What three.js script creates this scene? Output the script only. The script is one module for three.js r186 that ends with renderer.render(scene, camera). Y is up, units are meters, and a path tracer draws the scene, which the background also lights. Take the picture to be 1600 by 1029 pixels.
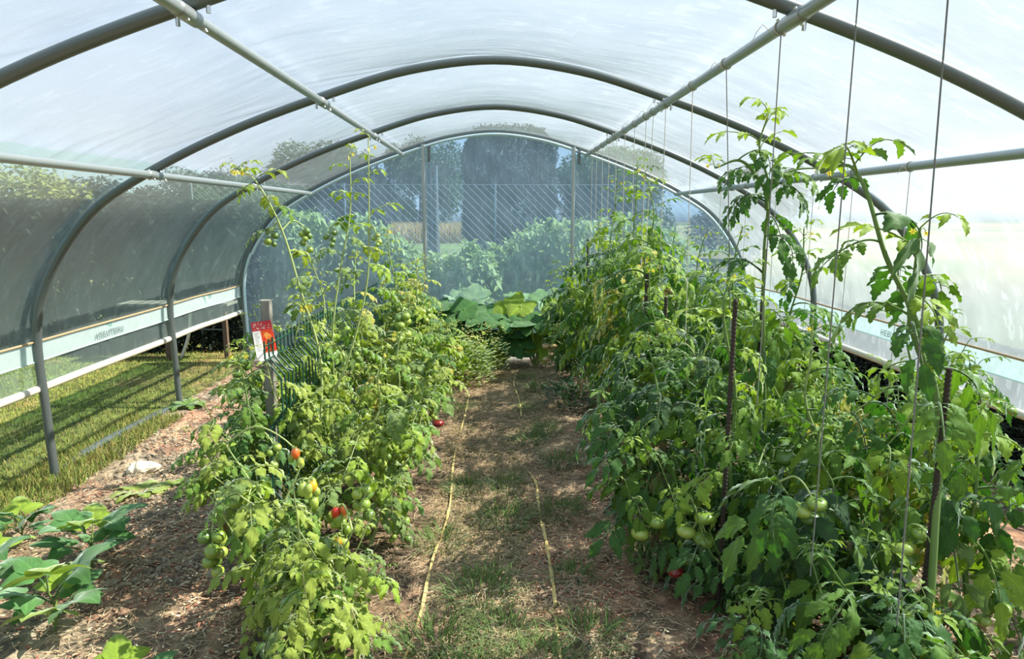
import * as THREE from 'three';
import { mergeGeometries } from 'three/addons/utils/BufferGeometryUtils.js';

// ---------------------------------------------------------------- camera, sky, sun, exposure
const scene = new THREE.Scene();
const camera = new THREE.PerspectiveCamera(52.82, 1600 / 1029, 0.05, 400);
camera.rotation.order = 'YXZ';
camera.position.set(0, 1.6, 0);
camera.rotation.set(-0.17062, -0.02473, 0);
scene.add(camera);

const renderer = new THREE.WebGLRenderer({ antialias: true });
renderer.toneMapping = THREE.LinearToneMapping;
renderer.toneMappingExposure = 1.1;
renderer.shadowMap.enabled = true;
renderer.shadowMap.type = THREE.PCFSoftShadowMap;

const SUN_EL = 47 * Math.PI / 180, SUN_AZ = 74 * Math.PI / 180;      // azimuth clockwise from the view direction (-z)
const sunDir = new THREE.Vector3(Math.cos(SUN_EL) * Math.sin(SUN_AZ), Math.sin(SUN_EL), -Math.cos(SUN_EL) * Math.cos(SUN_AZ));
const sun = new THREE.DirectionalLight(new THREE.Color(1.0, 0.91, 0.78), 13.0);
sun.name = 'sun';
sun.position.copy(sunDir).multiplyScalar(40);
sun.target.position.set(0, 0, -5);
sun.castShadow = true;
sun.shadow.mapSize.set(4096, 4096);
Object.assign(sun.shadow.camera, { left: -14, right: 14, top: 14, bottom: -14, near: 1, far: 90 });
scene.add(sun, sun.target);

{ // hazy summer sky: pale towards the horizon, a soft bright aureole around the sun
  const W = 512, H = 256, d = new Float32Array(W * H * 4), zen = [0.42, 0.62, 0.90], hor = [0.80, 0.88, 0.95];
  for (let r = 0; r < H; r++) for (let c = 0; c < W; c++) {
    const up = ((r + 0.5) / H - 0.5) * Math.PI, az = ((c + 0.5) / W - 0.5) * 2 * Math.PI, y = Math.sin(up), x = Math.cos(az) * Math.cos(up), z = Math.sin(az) * Math.cos(up);
    const g = Math.acos(Math.min(1, x * sunDir.x + y * sunDir.y + z * sunDir.z)), k = Math.pow(1 - Math.max(0, y), 2.2), glow = 0.5 * Math.exp(-g / 0.3), o = (r * W + c) * 4;
    for (let q = 0; q < 3; q++) d[o + q] = y < 0 ? 0.3 : zen[q] + (hor[q] - zen[q]) * k + glow;
    d[o + 3] = 1;
  }
  const t = new THREE.DataTexture(d, W, H, THREE.RGBAFormat, THREE.FloatType);
  t.mapping = THREE.EquirectangularReflectionMapping; t.magFilter = t.minFilter = THREE.LinearFilter; t.needsUpdate = true;
  scene.background = t; scene.environment = t;
}
scene.environmentIntensity = 1.0; scene.backgroundIntensity = 1.0;

// ---------------------------------------------------------------- helpers
const { PI, sin, cos, abs, min, max, floor, sqrt, pow, hypot, exp } = Math;
function RNG(s) { let a = (s * 2654435761) >>> 0; return () => { a = (a + 0x6d2b79f5) | 0; let t = Math.imul(a ^ (a >>> 15), 1 | a); t = (t + Math.imul(t ^ (t >>> 7), 61 | t)) ^ t; return ((t ^ (t >>> 14)) >>> 0) / 4294967296; }; }
const V = (x, y, z) => new THREE.Vector3(x, y, z);
const lerp = (a, b, t) => a + (b - a) * t, clamp = (x, a = 0, b = 1) => min(b, max(a, x)), sstep = (a, b, x) => { const t = clamp((x - a) / (b - a)); return t * t * (3 - 2 * t); };
const hash2 = (x, y, s = 0) => { let h = Math.imul(x | 0, 374761393) ^ Math.imul(y | 0, 668265263) ^ Math.imul(s | 0, 1442695041); h = Math.imul(h ^ (h >>> 13), 1274126177); return ((h ^ (h >>> 16)) >>> 0) / 4294967296; };
function vnoise(x, y, s = 0) { const ix = floor(x), iy = floor(y), fx = x - ix, fy = y - iy, u = fx * fx * (3 - 2 * fx), v = fy * fy * (3 - 2 * fy); return lerp(lerp(hash2(ix, iy, s), hash2(ix + 1, iy, s), u), lerp(hash2(ix, iy + 1, s), hash2(ix + 1, iy + 1, s), u), v); }
function fbm(x, y, o = 4, s = 0) { let a = 0.5, r = 0, n = 0; for (let i = 0; i < o; i++) { r += a * vnoise(x, y, s + i * 17); n += a; x *= 2.03; y *= 2.03; a *= 0.5; } return r / n; }

const taken = new Map();
function numbered(name) { const n = taken.get(name) ?? 0; taken.set(name, n + 1); return n ? name + '_' + String(n).padStart(3, '0') : name; }
function tag(o, label, category, group) { o.userData = { ...o.userData, label, category }; if (group) o.userData.group = group; return o; }
function thing(name, label, category, pos = [0, 0, 0], turn = 0, group) { const o = new THREE.Group(); o.name = numbered(name); o.position.set(...pos); o.rotation.y = turn; scene.add(o); return tag(o, label, category, group); }
function mesh(name, geometry, material, parent = scene) { const m = new THREE.Mesh(geometry, material); m.name = numbered(name); m.castShadow = m.receiveShadow = true; parent.add(m); return m; }
function struct(name, geometry, material, parent = scene) { const m = mesh(name, geometry, material, parent); if (parent === scene) m.userData.kind = 'structure'; return m; }
function stuffOf(o) { o.userData.kind = 'stuff'; return o; }
function scatter(name, geometry, material, list, parent = scene) {      // list of {p, q, s, c}
  const im = new THREE.InstancedMesh(geometry, material, list.length), M = new THREE.Matrix4();
  list.forEach((e, i) => { M.compose(e.p, e.q, e.s); im.setMatrixAt(i, M); if (e.c) im.setColorAt(i, e.c); });
  im.name = numbered(name); im.castShadow = im.receiveShadow = true; im.userData.kind = 'stuff'; parent.add(im); return im;
}

class MB {                                       // mesh builder
  constructor() { this.p = []; this.t = []; this.i = []; this.c = null; }
  get n() { return this.p.length / 3; }
  v(P, u = 0, v = 0) { this.p.push(P.x, P.y, P.z); this.t.push(u, v); return this.n - 1; }
  tri(a, b, c) { this.i.push(a, b, c); }
  quad(a, b, c, d) { this.i.push(a, b, c, a, c, d); }
  tube(pts, r0, r1, radial = 6, cap = true) {
    const N = pts.length, T = V(), nrm = V(), bi = V(), q = V(); let last = null; const start = this.n;
    for (let k = 0; k < N; k++) {
      T.subVectors(pts[min(k + 1, N - 1)], pts[max(k - 1, 0)]).normalize();
      if (!last) { nrm.set(abs(T.y) > 0.9 ? 1 : 0, abs(T.y) > 0.9 ? 0 : 1, 0); } else nrm.copy(last);
      nrm.addScaledVector(T, -nrm.dot(T)).normalize(); last = nrm.clone(); bi.crossVectors(T, nrm);
      const r = typeof r0 === 'function' ? r0(k / (N - 1)) : lerp(r0, r1, k / (N - 1));
      for (let j = 0; j < radial; j++) { const a = j / radial * 2 * PI; q.copy(pts[k]).addScaledVector(nrm, cos(a) * r).addScaledVector(bi, sin(a) * r); this.v(q, 0.02 + 0.0 * j, 0.5); }
    }
    for (let k = 0; k < N - 1; k++) for (let j = 0; j < radial; j++) { const a = start + k * radial + j, b = start + k * radial + (j + 1) % radial; this.quad(a, b, b + radial, a + radial); }
    if (cap) for (const [k, f] of [[0, 0], [N - 1, 1]]) { const c = this.v(pts[k], 0.02, 0.5); for (let j = 0; j < radial; j++) { const a = start + k * radial + j, b = start + k * radial + (j + 1) % radial; f ? this.tri(c, a, b) : this.tri(c, b, a); } }
    return this;
  }
  geo() {
    const g = new THREE.BufferGeometry();
    g.setAttribute('position', new THREE.Float32BufferAttribute(this.p, 3)); g.setAttribute('uv', new THREE.Float32BufferAttribute(this.t, 2)); g.setIndex(this.i);
    g.computeVertexNormals(); return g;
  }
}
const curvePts = (pts, n) => new THREE.CatmullRomCurve3(pts, false, 'centripetal').getPoints(n);
const tubeGeo = (pts, r0, r1 = r0, radial = 10) => new MB().tube(pts, r0, r1, radial).geo();
function boxGeo(w, h, d, b = 0.004) { const s = new THREE.Shape([new THREE.Vector2(-w / 2 + b, -h / 2 + b), new THREE.Vector2(w / 2 - b, -h / 2 + b), new THREE.Vector2(w / 2 - b, h / 2 - b), new THREE.Vector2(-w / 2 + b, h / 2 - b)]); const g = new THREE.ExtrudeGeometry(s, { depth: d - 2 * b, bevelEnabled: true, bevelSize: b, bevelThickness: b, bevelSegments: 2 }); g.translate(0, 0, -d / 2 + b); return g; }
function dataTex(w, h, f, srgb, repeat = true) {
  const d = new Uint8Array(w * h * 4);
  for (let y = 0; y < h; y++) for (let x = 0; x < w; x++) { const c = f(x, y), o = (y * w + x) * 4; d[o] = c[0]; d[o + 1] = c[1] ?? c[0]; d[o + 2] = c[2] ?? c[0]; d[o + 3] = 255; }
  const t = new THREE.DataTexture(d, w, h); t.magFilter = THREE.LinearFilter; t.minFilter = THREE.LinearFilter; if (repeat) t.wrapS = t.wrapT = THREE.RepeatWrapping; if (srgb) t.colorSpace = THREE.SRGBColorSpace; t.needsUpdate = true; return t;
}

function tileNoise(n, cells, seed, oct = 4) {          // tileable fbm, values 0..1
  const out = new Float32Array(n * n); let amp = 1, tot = 0;
  for (let o = 0; o < oct; o++) { const c = cells << o; for (let y = 0; y < n; y++) for (let x = 0; x < n; x++) { const X = x / n * c, Y = y / n * c, ix = floor(X), iy = floor(Y), fx = X - ix, fy = Y - iy, u = fx * fx * (3 - 2 * fx), v = fy * fy * (3 - 2 * fy), h = (a, b) => hash2(a % c, b % c, seed + o * 31); out[y * n + x] += amp * lerp(lerp(h(ix, iy), h(ix + 1, iy), u), lerp(h(ix, iy + 1), h(ix + 1, iy + 1), u), v); } tot += amp; amp *= 0.55; }
  for (let i = 0; i < out.length; i++) out[i] /= tot; return out;
}

// ---------------------------------------------------------------- materials
const N1 = tileNoise(512, 8, 1, 6), N2 = tileNoise(512, 16, 9, 5);
const soilMap = dataTex(512, 512, (x, y) => { const a = N1[y * 512 + x], b = N2[y * 512 + x]; const k = 120 + 190 * (a - 0.5) + 150 * (b - 0.5) + 70; return [clamp(k, 40, 255), clamp(k * 0.98, 40, 255), clamp(k * 0.95, 40, 255)]; }, true);
const soilBump = dataTex(512, 512, (x, y) => [clamp(N2[y * 512 + x] * 1.6 - 0.3) * 255], false);
const filmRough = dataTex(512, 512, (x, y) => { const a = N1[y * 512 + x], b = N2[((x * 3) % 512) + y * 512]; const g = 205 + 60 * (a - 0.5) + (b > 0.66 ? 30 : 0); return [g, clamp(g, 120, 255), g]; }, false);
const filmBump = dataTex(512, 512, (x, y) => { const a = N1[((x * 2) % 512) + (floor(y / 4)) * 512]; return [a * 255]; }, false);
const M = {};
M.soil = new THREE.MeshStandardMaterial({ vertexColors: true, map: soilMap, bumpMap: soilBump, bumpScale: 0.012, roughness: 0.97 });
M.lawn = new THREE.MeshStandardMaterial({ vertexColors: true, map: soilMap, roughness: 1 });
const film = (color, rough, trans) => new THREE.MeshPhysicalMaterial({ color: new THREE.Color().setRGB(...color), roughness: rough, roughnessMap: filmRough, bumpMap: filmBump, bumpScale: 0.004, transmission: trans, thickness: 0, ior: 1.45, side: THREE.DoubleSide });
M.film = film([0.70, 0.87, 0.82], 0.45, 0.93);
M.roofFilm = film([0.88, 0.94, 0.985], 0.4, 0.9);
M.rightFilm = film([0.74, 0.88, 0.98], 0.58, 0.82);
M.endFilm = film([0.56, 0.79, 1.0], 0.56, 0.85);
M.hem = film([0.66, 0.78, 0.76], 1.1, 0.6); M.hem.roughness = 1;
M.steel = new THREE.MeshStandardMaterial({ color: '#626a68', metalness: 0.35, roughness: 0.38, bumpMap: soilBump, bumpScale: 0.0004 });
M.purlin = new THREE.MeshStandardMaterial({ color: '#a2a8a6', metalness: 0.5, roughness: 0.32, bumpMap: soilBump, bumpScale: 0.0004 });
M.darkSteel = new THREE.MeshStandardMaterial({ color: '#6b7172', metalness: 0.6, roughness: 0.5 });
M.bolt = new THREE.MeshStandardMaterial({ color: '#d4d6d4', metalness: 0.9, roughness: 0.25 });
M.roll = new THREE.MeshStandardMaterial({ color: '#cfc8b4', roughness: 0.6 });
M.cord = new THREE.MeshStandardMaterial({ color: '#a98f6c', roughness: 0.9 });
M.string = new THREE.MeshStandardMaterial({ color: '#6f7068', roughness: 0.8 });
M.paleString = new THREE.MeshStandardMaterial({ color: '#b9b4a6', roughness: 0.8 });
M.green = new THREE.MeshStandardMaterial({ color: '#0f4436', roughness: 0.45 });
M.rust = new THREE.MeshStandardMaterial({ color: '#3a3026', roughness: 0.8, metalness: 0, bumpMap: soilBump, bumpScale: 0.002 });
M.wood = new THREE.MeshStandardMaterial({ color: '#8d8980', roughness: 0.9, map: dataTex(64, 512, (x, y) => { const k = 190 + 50 * sin(x * 0.9 + 3 * N1[(y % 512) * 512 + x * 3]) + 60 * (N2[y * 512 + x] - 0.5); return [clamp(k, 60, 255)]; }, true) });
M.tape = new THREE.MeshStandardMaterial({ color: '#c9b070', roughness: 0.7 });

// leaf print: pale midrib and side veins
const leafMap = dataTex(128, 256, (x, y) => {
  const u = abs(x / 127 - 0.5) * 2, v = y / 255; let k = 1 - 0.14 * (N1[y * 512 + x * 4] - 0.5) * 2;
  const mid = exp(-pow(u / 0.07, 2)), ph = ((v - u * 0.42) * 7) % 1, vein = exp(-pow(((ph < 0 ? ph + 1 : ph) - 0.5) / 0.09, 2)) * (1 - u * 0.6);
  const e = max(mid * 0.8, vein * 0.45); return [clamp((205 * k) + 50 * e, 0, 255), clamp((212 * k) + 42 * e, 0, 255), clamp((195 * k) + 55 * e, 0, 255)];
}, true);
const leafMat = (color, trans = 0.48) => new THREE.MeshPhysicalMaterial({ color, map: leafMap, roughness: 1, transmission: trans, thickness: 0, clearcoat: 0.12, clearcoatRoughness: 0.4, side: THREE.DoubleSide });
const LM = {
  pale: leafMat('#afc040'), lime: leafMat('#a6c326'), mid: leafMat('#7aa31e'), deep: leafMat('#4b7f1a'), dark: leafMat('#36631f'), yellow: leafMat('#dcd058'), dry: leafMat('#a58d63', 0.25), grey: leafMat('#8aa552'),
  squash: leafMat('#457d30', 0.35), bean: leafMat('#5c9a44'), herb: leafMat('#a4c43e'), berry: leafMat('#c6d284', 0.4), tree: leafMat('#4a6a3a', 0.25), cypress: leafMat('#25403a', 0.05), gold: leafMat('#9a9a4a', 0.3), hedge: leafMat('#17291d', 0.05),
};
const stemMat = (c) => new THREE.MeshStandardMaterial({ color: c, roughness: 0.7, bumpMap: soilBump, bumpScale: 0.0006 });
const SM = { green: stemMat('#667f3e'), pale: stemMat('#9aa868'), dark: stemMat('#5f7a42'), brown: stemMat('#7a6a48'), bark: stemMat('#5b4a3a') };
const fruitMat = (c) => new THREE.MeshPhysicalMaterial({ color: c, roughness: 0.32, clearcoat: 0.5, clearcoatRoughness: 0.2 });
const FM = { green: fruitMat('#7f9638'), paleGreen: fruitMat('#99a948'), deepGreen: fruitMat('#607c36'), yellow: fruitMat('#d9a52c'), orange: fruitMat('#e0692a'), red: fruitMat('#c8301c'), darkRed: fruitMat('#7d1a14'), beige: fruitMat('#b39a6c') };
M.petal = new THREE.MeshPhysicalMaterial({ color: '#f3e24c', roughness: 1, transmission: 0.35, side: THREE.DoubleSide });

// ---------------------------------------------------------------- the setting: ground
const rnd0 = RNG(11);
function groundY(x, z) {
  let y = 0.03 * (fbm(x * 1.3, z * 1.3, 3, 5) - 0.5);
  const bed = sstep(-1.15, -1.45, x) * sstep(-2.7, -2.5, x);
  const clod = fbm(x * 14, z * 14, 3, 21), fine = fbm(x * 45, z * 45, 2, 33);
  y += (0.016 + 0.03 * bed) * (clod - 0.5) + (0.006 + 0.008 * bed) * (fine - 0.5);
  const row = exp(-pow((x + 0.75) / 0.3, 2)) + exp(-pow((x - 1.0) / 0.4, 2));
  return y + 0.02 * row;
}
const lin = (hex) => new THREE.Color(hex);
const GC = { path: lin('#b8967a'), straw: lin('#c6ae8c'), red: lin('#b3866c'), grey: lin('#b0a08a'), grass: lin('#857f54'), green: lin('#5f7a34'), lawn: lin('#75803c'), lawnDry: lin('#9c8a58'), soil: lin('#8b735a') };
function groundColor(x, z, out) {
  const n = fbm(x * 2.2, z * 2.2, 4, 71), m = fbm(x * 7, z * 7, 3, 81), f = hash2(x * 300, z * 300, 3);
  if (x < -2.72) { out.copy(GC.lawn).lerp(GC.lawnDry, sstep(0.48, 0.66, n)).lerp(GC.green, sstep(0.5, 0.72, m) * 0.7); return out; }
  out.copy(GC.soil);
  if (x < -1.05) out.copy(GC.grey).lerp(GC.red, sstep(0.45, 0.62, n) * 0.8).lerp(GC.straw, sstep(0.52, 0.7, m) * 0.7);
  else if (x < 0.62) { const p = sstep(-0.45, -0.3, x); out.lerp(GC.path, p).lerp(GC.straw, p * sstep(0.5, 0.66, n) * 0.8).lerp(GC.red, p * sstep(0.55, 0.75, m) * 0.6).lerp(GC.grass, p * sstep(0.5, 0.62, fbm(x * 2.6 + 9, z * 1.8, 4, 91)) * (0.35 + 0.6 * sstep(-2.9, -2.3, z))); }
  else out.lerp(GC.red, sstep(0.5, 0.7, n) * 0.7).lerp(GC.straw, sstep(0.55, 0.7, m) * 0.5);
  return out.multiplyScalar(0.86 + 0.28 * f);
}
function groundPatch(name, x0, x1, z0, z1, step, mat, lift = 0, uvs = 0.7) {
  const nx = Math.round((x1 - x0) / step), nz = Math.round((z1 - z0) / step), p = [], c = [], t = [], idx = [], col = new THREE.Color();
  for (let j = 0; j <= nz; j++) for (let i = 0; i <= nx; i++) { const x = lerp(x0, x1, i / nx), z = lerp(z0, z1, j / nz); p.push(x, groundY(x, z) + lift, z); groundColor(x, z, col); c.push(col.r, col.g, col.b); t.push(x / uvs, z / uvs); }
  for (let j = 0; j < nz; j++) for (let i = 0; i < nx; i++) { const a = j * (nx + 1) + i; idx.push(a, a + nx + 1, a + 1, a + 1, a + nx + 1, a + nx + 2); }
  const g = new THREE.BufferGeometry(); g.setAttribute('position', new THREE.Float32BufferAttribute(p, 3)); g.setAttribute('color', new THREE.Float32BufferAttribute(c, 3)); g.setAttribute('uv', new THREE.Float32BufferAttribute(t, 2)); g.setIndex(idx); g.computeVertexNormals();
  return struct(name, g, mat);
}
tag(groundPatch('floor', -2.75, 3.0, -7.6, 1.2, 0.025, M.soil), 'bare soil floor of the tunnel with a worn path and mulched beds', 'ground');
tag(groundPatch('lawn', -14, -2.74, -14, 3, 0.09, M.lawn, 0.005), 'mown lawn beside the tunnel, patchy green and straw coloured', 'lawn');
{
  const g = new THREE.PlaneGeometry(240, 240, 120, 120).rotateX(-PI / 2), c = [], col = new THREE.Color(), P = g.attributes.position;
  for (let i = 0; i < P.count; i++) { const n = fbm(P.getX(i) * 0.15, P.getZ(i) * 0.15, 3, 44); col.copy(GC.lawn).lerp(GC.lawnDry, sstep(0.4, 0.65, n)); c.push(col.r, col.g, col.b); }
  g.setAttribute('color', new THREE.Float32BufferAttribute(c, 3)); g.translate(0, -0.06, -40);
  tag(struct('ground', g, M.lawn), 'open grassland around the tunnel stretching to the trees', 'ground');
}

// ---------------------------------------------------------------- the setting: hoops and film
const PROF = [[2.74, -0.25], [2.75, 0.4], [2.75, 0.88], [2.7, 1.1], [2.56, 1.37], [2.32, 1.645], [1.97, 1.86], [1.49, 2.085], [0.96, 2.275], [0.5, 2.41], [0, 2.47]];
const profile = [...PROF.map(([x, y]) => V(x, y, 0)), ...PROF.slice(0, -1).reverse().map(([x, y]) => V(-x, y, 0))];
const archCurve = new THREE.CatmullRomCurve3(profile, false, 'centripetal');
const ARCH = archCurve.getSpacedPoints(180);
const HOOPZ = [1.0, -0.65, -2.3, -3.98, -5.63, -7.25];
const archY = (x) => { for (let i = 20; i < ARCH.length / 2 + 1; i++) { const a = ARCH[i], b = ARCH[i - 1]; if (a.x <= abs(x) && b.x >= abs(x)) return lerp(a.y, b.y, clamp((abs(x) - a.x) / max(1e-5, b.x - a.x))); } return 0.85; };

// film over the hoops: outward offset, slack between hoops, fine pulled wrinkles
const fp = [];
for (let i = 0; i < ARCH.length; i++) { const T = V().subVectors(ARCH[min(i + 1, ARCH.length - 1)], ARCH[max(i - 1, 0)]).normalize(); const nrm = V(T.y, -T.x, 0); fp.push({ p: ARCH[i], n: nrm, s: i / (ARCH.length - 1) * 8.5 }); }
function filmGeo(i0, i1, z0, z1, nz, sub = 3) {
  const p = [], t = [], idx = [], rows = (i1 - i0) * sub;
  for (let a = 0; a <= rows; a++) {
    const f = i0 + a / sub, k = min(floor(f), ARCH.length - 2), w = f - k, A = fp[k], B = fp[k + 1], px = lerp(A.p.x, B.p.x, w), py = lerp(A.p.y, B.p.y, w), nx = lerp(A.n.x, B.n.x, w), ny = lerp(A.n.y, B.n.y, w), s = lerp(A.s, B.s, w);
    for (let j = 0; j <= nz; j++) {
      const z = lerp(z0, z1, j / nz); let h = 1; for (let q = 0; q < HOOPZ.length - 1; q++) if (z <= HOOPZ[q] && z >= HOOPZ[q + 1]) h = (HOOPZ[q] - z) / (HOOPZ[q] - HOOPZ[q + 1]);
      const sag = sin(PI * h) ** 2, side = sstep(1.5, 0.9, py), near = exp(-pow(min(h, 1 - h) / 0.16, 2)), pur = exp(-pow((abs(px) - 0.97) / 0.22, 2)) + exp(-pow((abs(px) - 1.95) / 0.22, 2));
      const fan = vnoise(z * 16 + s * 9 * (h < 0.5 ? 1 : -1), s * 1.6, 5) - 0.5, pull = vnoise(z * 26, s * 1.1, 9) - 0.5, wob = fbm(z * 2.2, s * 2.2, 3, 15) - 0.5;
      const crownSag = sstep(0.98, 0.45, abs(px)) * (py > 1 ? 1 : 0), slope = sstep(1.02, 1.3, abs(px)) * sstep(1.92, 1.6, abs(px)) * (py > 1 ? 1 : 0);
      const d = 0.03 - 0.01 * sag - (0.055 * crownSag + 0.02 * slope) * pow(sin(PI * h), 0.7) + 0.014 * wob * sag + 0.02 * fan * near * (0.4 + side) + 0.011 * pull * pur * sag + 0.010 * side * sag * fan;
      p.push(px + nx * d, py + ny * d, z); t.push(z / 1.3, s / 1.3);
    }
  }
  for (let a = 0; a < rows; a++) for (let j = 0; j < nz; j++) { const q = a * (nz + 1) + j; idx.push(q, q + 1, q + nz + 1, q + 1, q + nz + 2, q + nz + 1); }
  const g = new THREE.BufferGeometry(); g.setAttribute('position', new THREE.Float32BufferAttribute(p, 3)); g.setAttribute('uv', new THREE.Float32BufferAttribute(t, 2)); g.setIndex(idx); g.computeVertexNormals(); return g;
}
const iAtY = (y) => { let b = 0; for (let i = 0; i < 60; i++) if (abs(ARCH[i].y - y) < abs(ARCH[b].y - y)) b = i; return b; };
const iRoll = iAtY(0.57), iPur = iAtY(1.86), LASTI = ARCH.length - 1;
const wallRight = tag(struct('wall_right', filmGeo(iRoll, iPur, 1.2, -7.29, 300), M.rightFilm), 'translucent film side of the tunnel on the sunny right', 'tunnel wall');
const ceiling = tag(struct('ceiling', filmGeo(iPur, LASTI - iPur, 1.2, -7.29, 300, 2), M.roofFilm), 'milky translucent film stretched over the tunnel roof', 'tunnel roof');
const wallLeft = tag(struct('wall_left', filmGeo(LASTI - iPur, LASTI - iRoll, 1.2, -7.29, 300), M.film), 'translucent film side of the tunnel on the left, rolled up off the lawn', 'tunnel wall');
function ribbon(x, y0, y1, z0, z1, n, amp, bow = 0) {
  const b = new MB(), k = 4;
  for (let i = 0; i <= n; i++) for (let j = 0; j <= k; j++) { const z = lerp(z0, z1, i / n), y = lerp(y0, y1, j / k); b.v(V(x + amp * (vnoise(z * 9, y * 8, 3) - 0.5), y + 0.012 * (vnoise(z * 1.3, 0, 6) - 0.5), z), z * 2, y * 2); }
  for (let i = 0; i < n; i++) for (let j = 0; j < k; j++) { const a = i * (k + 1) + j; b.quad(a, a + k + 1, a + k + 2, a + 1); }
  return b.geo();
}
function printBand(text) {
  const c = document.createElement('canvas'); c.width = 512; c.height = 128; const g = c.getContext('2d'); g.clearRect(0, 0, 512, 128); g.fillStyle = '#4c5f60'; g.font = '96px sans-serif'; g.textAlign = 'center'; g.textBaseline = 'middle'; g.fillText(text, 256, 66, 500);
  const t = new THREE.CanvasTexture(c); t.colorSpace = THREE.SRGBColorSpace; return new THREE.MeshStandardMaterial({ map: t, transparent: true, roughness: 0.8, side: THREE.DoubleSide });
}
for (const [w, sx] of [[wallLeft, -1], [wallRight, 1]]) {
  mesh('hem_band', ribbon(sx * 2.772, 0.735, 0.85, 1.2, -7.27, 160, 0.006), M.hem, w).userData.label = 'denser white hem band along the film';
  const line = (y, x, dip) => Array.from({ length: 60 }, (_, i) => { const z = lerp(1.2, -7.27, i / 59); return V(sx * x, y + dip * (vnoise(z * 1.3, 0, 6) - 0.5), z); });
  mesh('hem_cord', tubeGeo(line(0.853, 2.765, 0.012), 0.0075, 0.0075, 6), M.cord, w).userData.label = 'tan cord along the top of the hem';
  mesh('hem_seam', tubeGeo(line(0.732, 2.77, 0.012), 0.005, 0.005, 6), M.hem, w);
  mesh('bottom_roll', tubeGeo(line(0.565, 2.775, 0.015), 0.024, 0.024, 10), M.roll, w).userData.label = 'beige roll bar at the raised edge of the film';
  const txt = mesh('print', new THREE.PlaneGeometry(0.36, 0.075), printBand('HEBUTTERU'), w); txt.position.set(sx * 2.762, 0.775, sx < 0 ? -4.75 : -4.45); txt.rotation.y = sx < 0 ? PI / 2 : -PI / 2;
}
{ // end wall: film from arch to ground
  const b = new MB(), nx = 140, ny = 60, z = -7.29;
  for (let i = 0; i <= nx; i++) { const x = lerp(-2.74, 2.74, i / nx), top = abs(x) > 2.73 ? 0.95 : archY(x) + 0.02; for (let j = 0; j <= ny; j++) { const y = lerp(-0.02, top, j / ny), e = min(1, (2.74 - abs(x)) * 3, (top - y) * 4); b.v(V(x, y, z + e * (0.03 * (fbm(x * 1.5, y * 1.5, 3, 61) - 0.5) + 0.006 * (vnoise(x * 14 + y * 5, y * 2, 62) - 0.5))), x / 1.3, y / 1.3); } }
  for (let i = 0; i < nx; i++) for (let j = 0; j < ny; j++) { const a = i * (ny + 1) + j; b.quad(a, a + ny + 1, a + ny + 2, a + 1); }
  tag(struct('wall_end', b.geo(), M.endFilm), 'bluish see-through film wall closing the far end of the tunnel', 'tunnel wall');
}
const hoopWords = ['behind the camera at the entrance', 'overhead beside the camera', 'nearest in view, crossing both top corners of the picture', 'second from the camera, meeting the film halfway', 'third from the camera, its left leg standing at the lawn edge', 'farthest, framing the end wall'];
HOOPZ.forEach((z, k) => {
  const h = thing('tunnel_hoop', 'round galvanised steel hoop ' + hoopWords[k], 'hoop', [0, 0, z]);
  mesh('hoop_tube', tubeGeo(archCurve.getSpacedPoints(110), 0.025, 0.025, 14), M.steel, h);
  for (const [x, y] of [[-0.97, 2.225], [0.97, 2.225], [-1.95, 1.825], [1.95, 1.825]]) for (const s of [-1, 1]) { const bo = mesh('bolt', new THREE.CylinderGeometry(0.007, 0.007, 0.05, 6), M.bolt, h); bo.position.set(x + s * 0.05, y + 0.02 - s * Math.sign(x) * 0.02, 0); }
});
for (const [x, y, word] of [[-0.97, 2.225, 'upper left steel purlin, brightly lit, under the roof film'], [0.97, 2.225, 'upper right steel purlin with the plant strings tied to it'], [-1.95, 1.825, 'lower left steel purlin, brightly lit, above the side film'], [1.95, 1.825, 'lower right steel purlin behind the tall tomato tips']]) {
  const p = thing('roof_purlin', word, 'purlin', [x, y, 0]);
  mesh('tube', tubeGeo([V(0, 0, 1.2), V(0, 0, -3), V(0, 0, -7.27)], 0.021, 0.021, 14), M.purlin, p);
  for (const z of HOOPZ.slice(1, 5)) { mesh('sleeve', tubeGeo([V(0, 0, z + 0.11), V(0, 0, z - 0.02)], 0.0255, 0.0255, 14), M.purlin, p); for (const d of [0.07, -0.06]) { const bo = mesh('bolt', new THREE.CylinderGeometry(0.006, 0.006, 0.062, 6), M.bolt, p); bo.position.set(0, 0, z + d); bo.rotation.z = 0.5; } }
}
for (const [x, word] of [[-0.757, 'left steel upright of the end wall'], [0.83, 'right steel upright of the end wall beside the tomato row']]) {
  const p = thing('end_wall_post', word, 'post', [x, 0, -7.2]); const top = archY(x) - 0.01;
  mesh('tube', tubeGeo([V(0, -0.2, 0), V(0, 1, 0), V(0, top, 0)], 0.021, 0.021, 12), M.purlin, p);
  const c = mesh('clamp', boxGeo(0.03, 0.16, 0.03), M.darkSteel, p); c.position.set(0.06, top - 0.1, 0.0);
}
{ const p = thing('clip_rail', 'pale clip rail holding the end film along the far hoop', 'rail', [0, 0, -7.2]); mesh('rail', tubeGeo(ARCH.slice(10, 171).map((q, i) => V(q.x * 0.985, q.y - 0.035 * (q.y > 1.2 ? 1 : 0.2), 0)), 0.016, 0.016, 8), new THREE.MeshStandardMaterial({ color: '#b7ccd2', roughness: 0.4, metalness: 0.2 }), p); }
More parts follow.
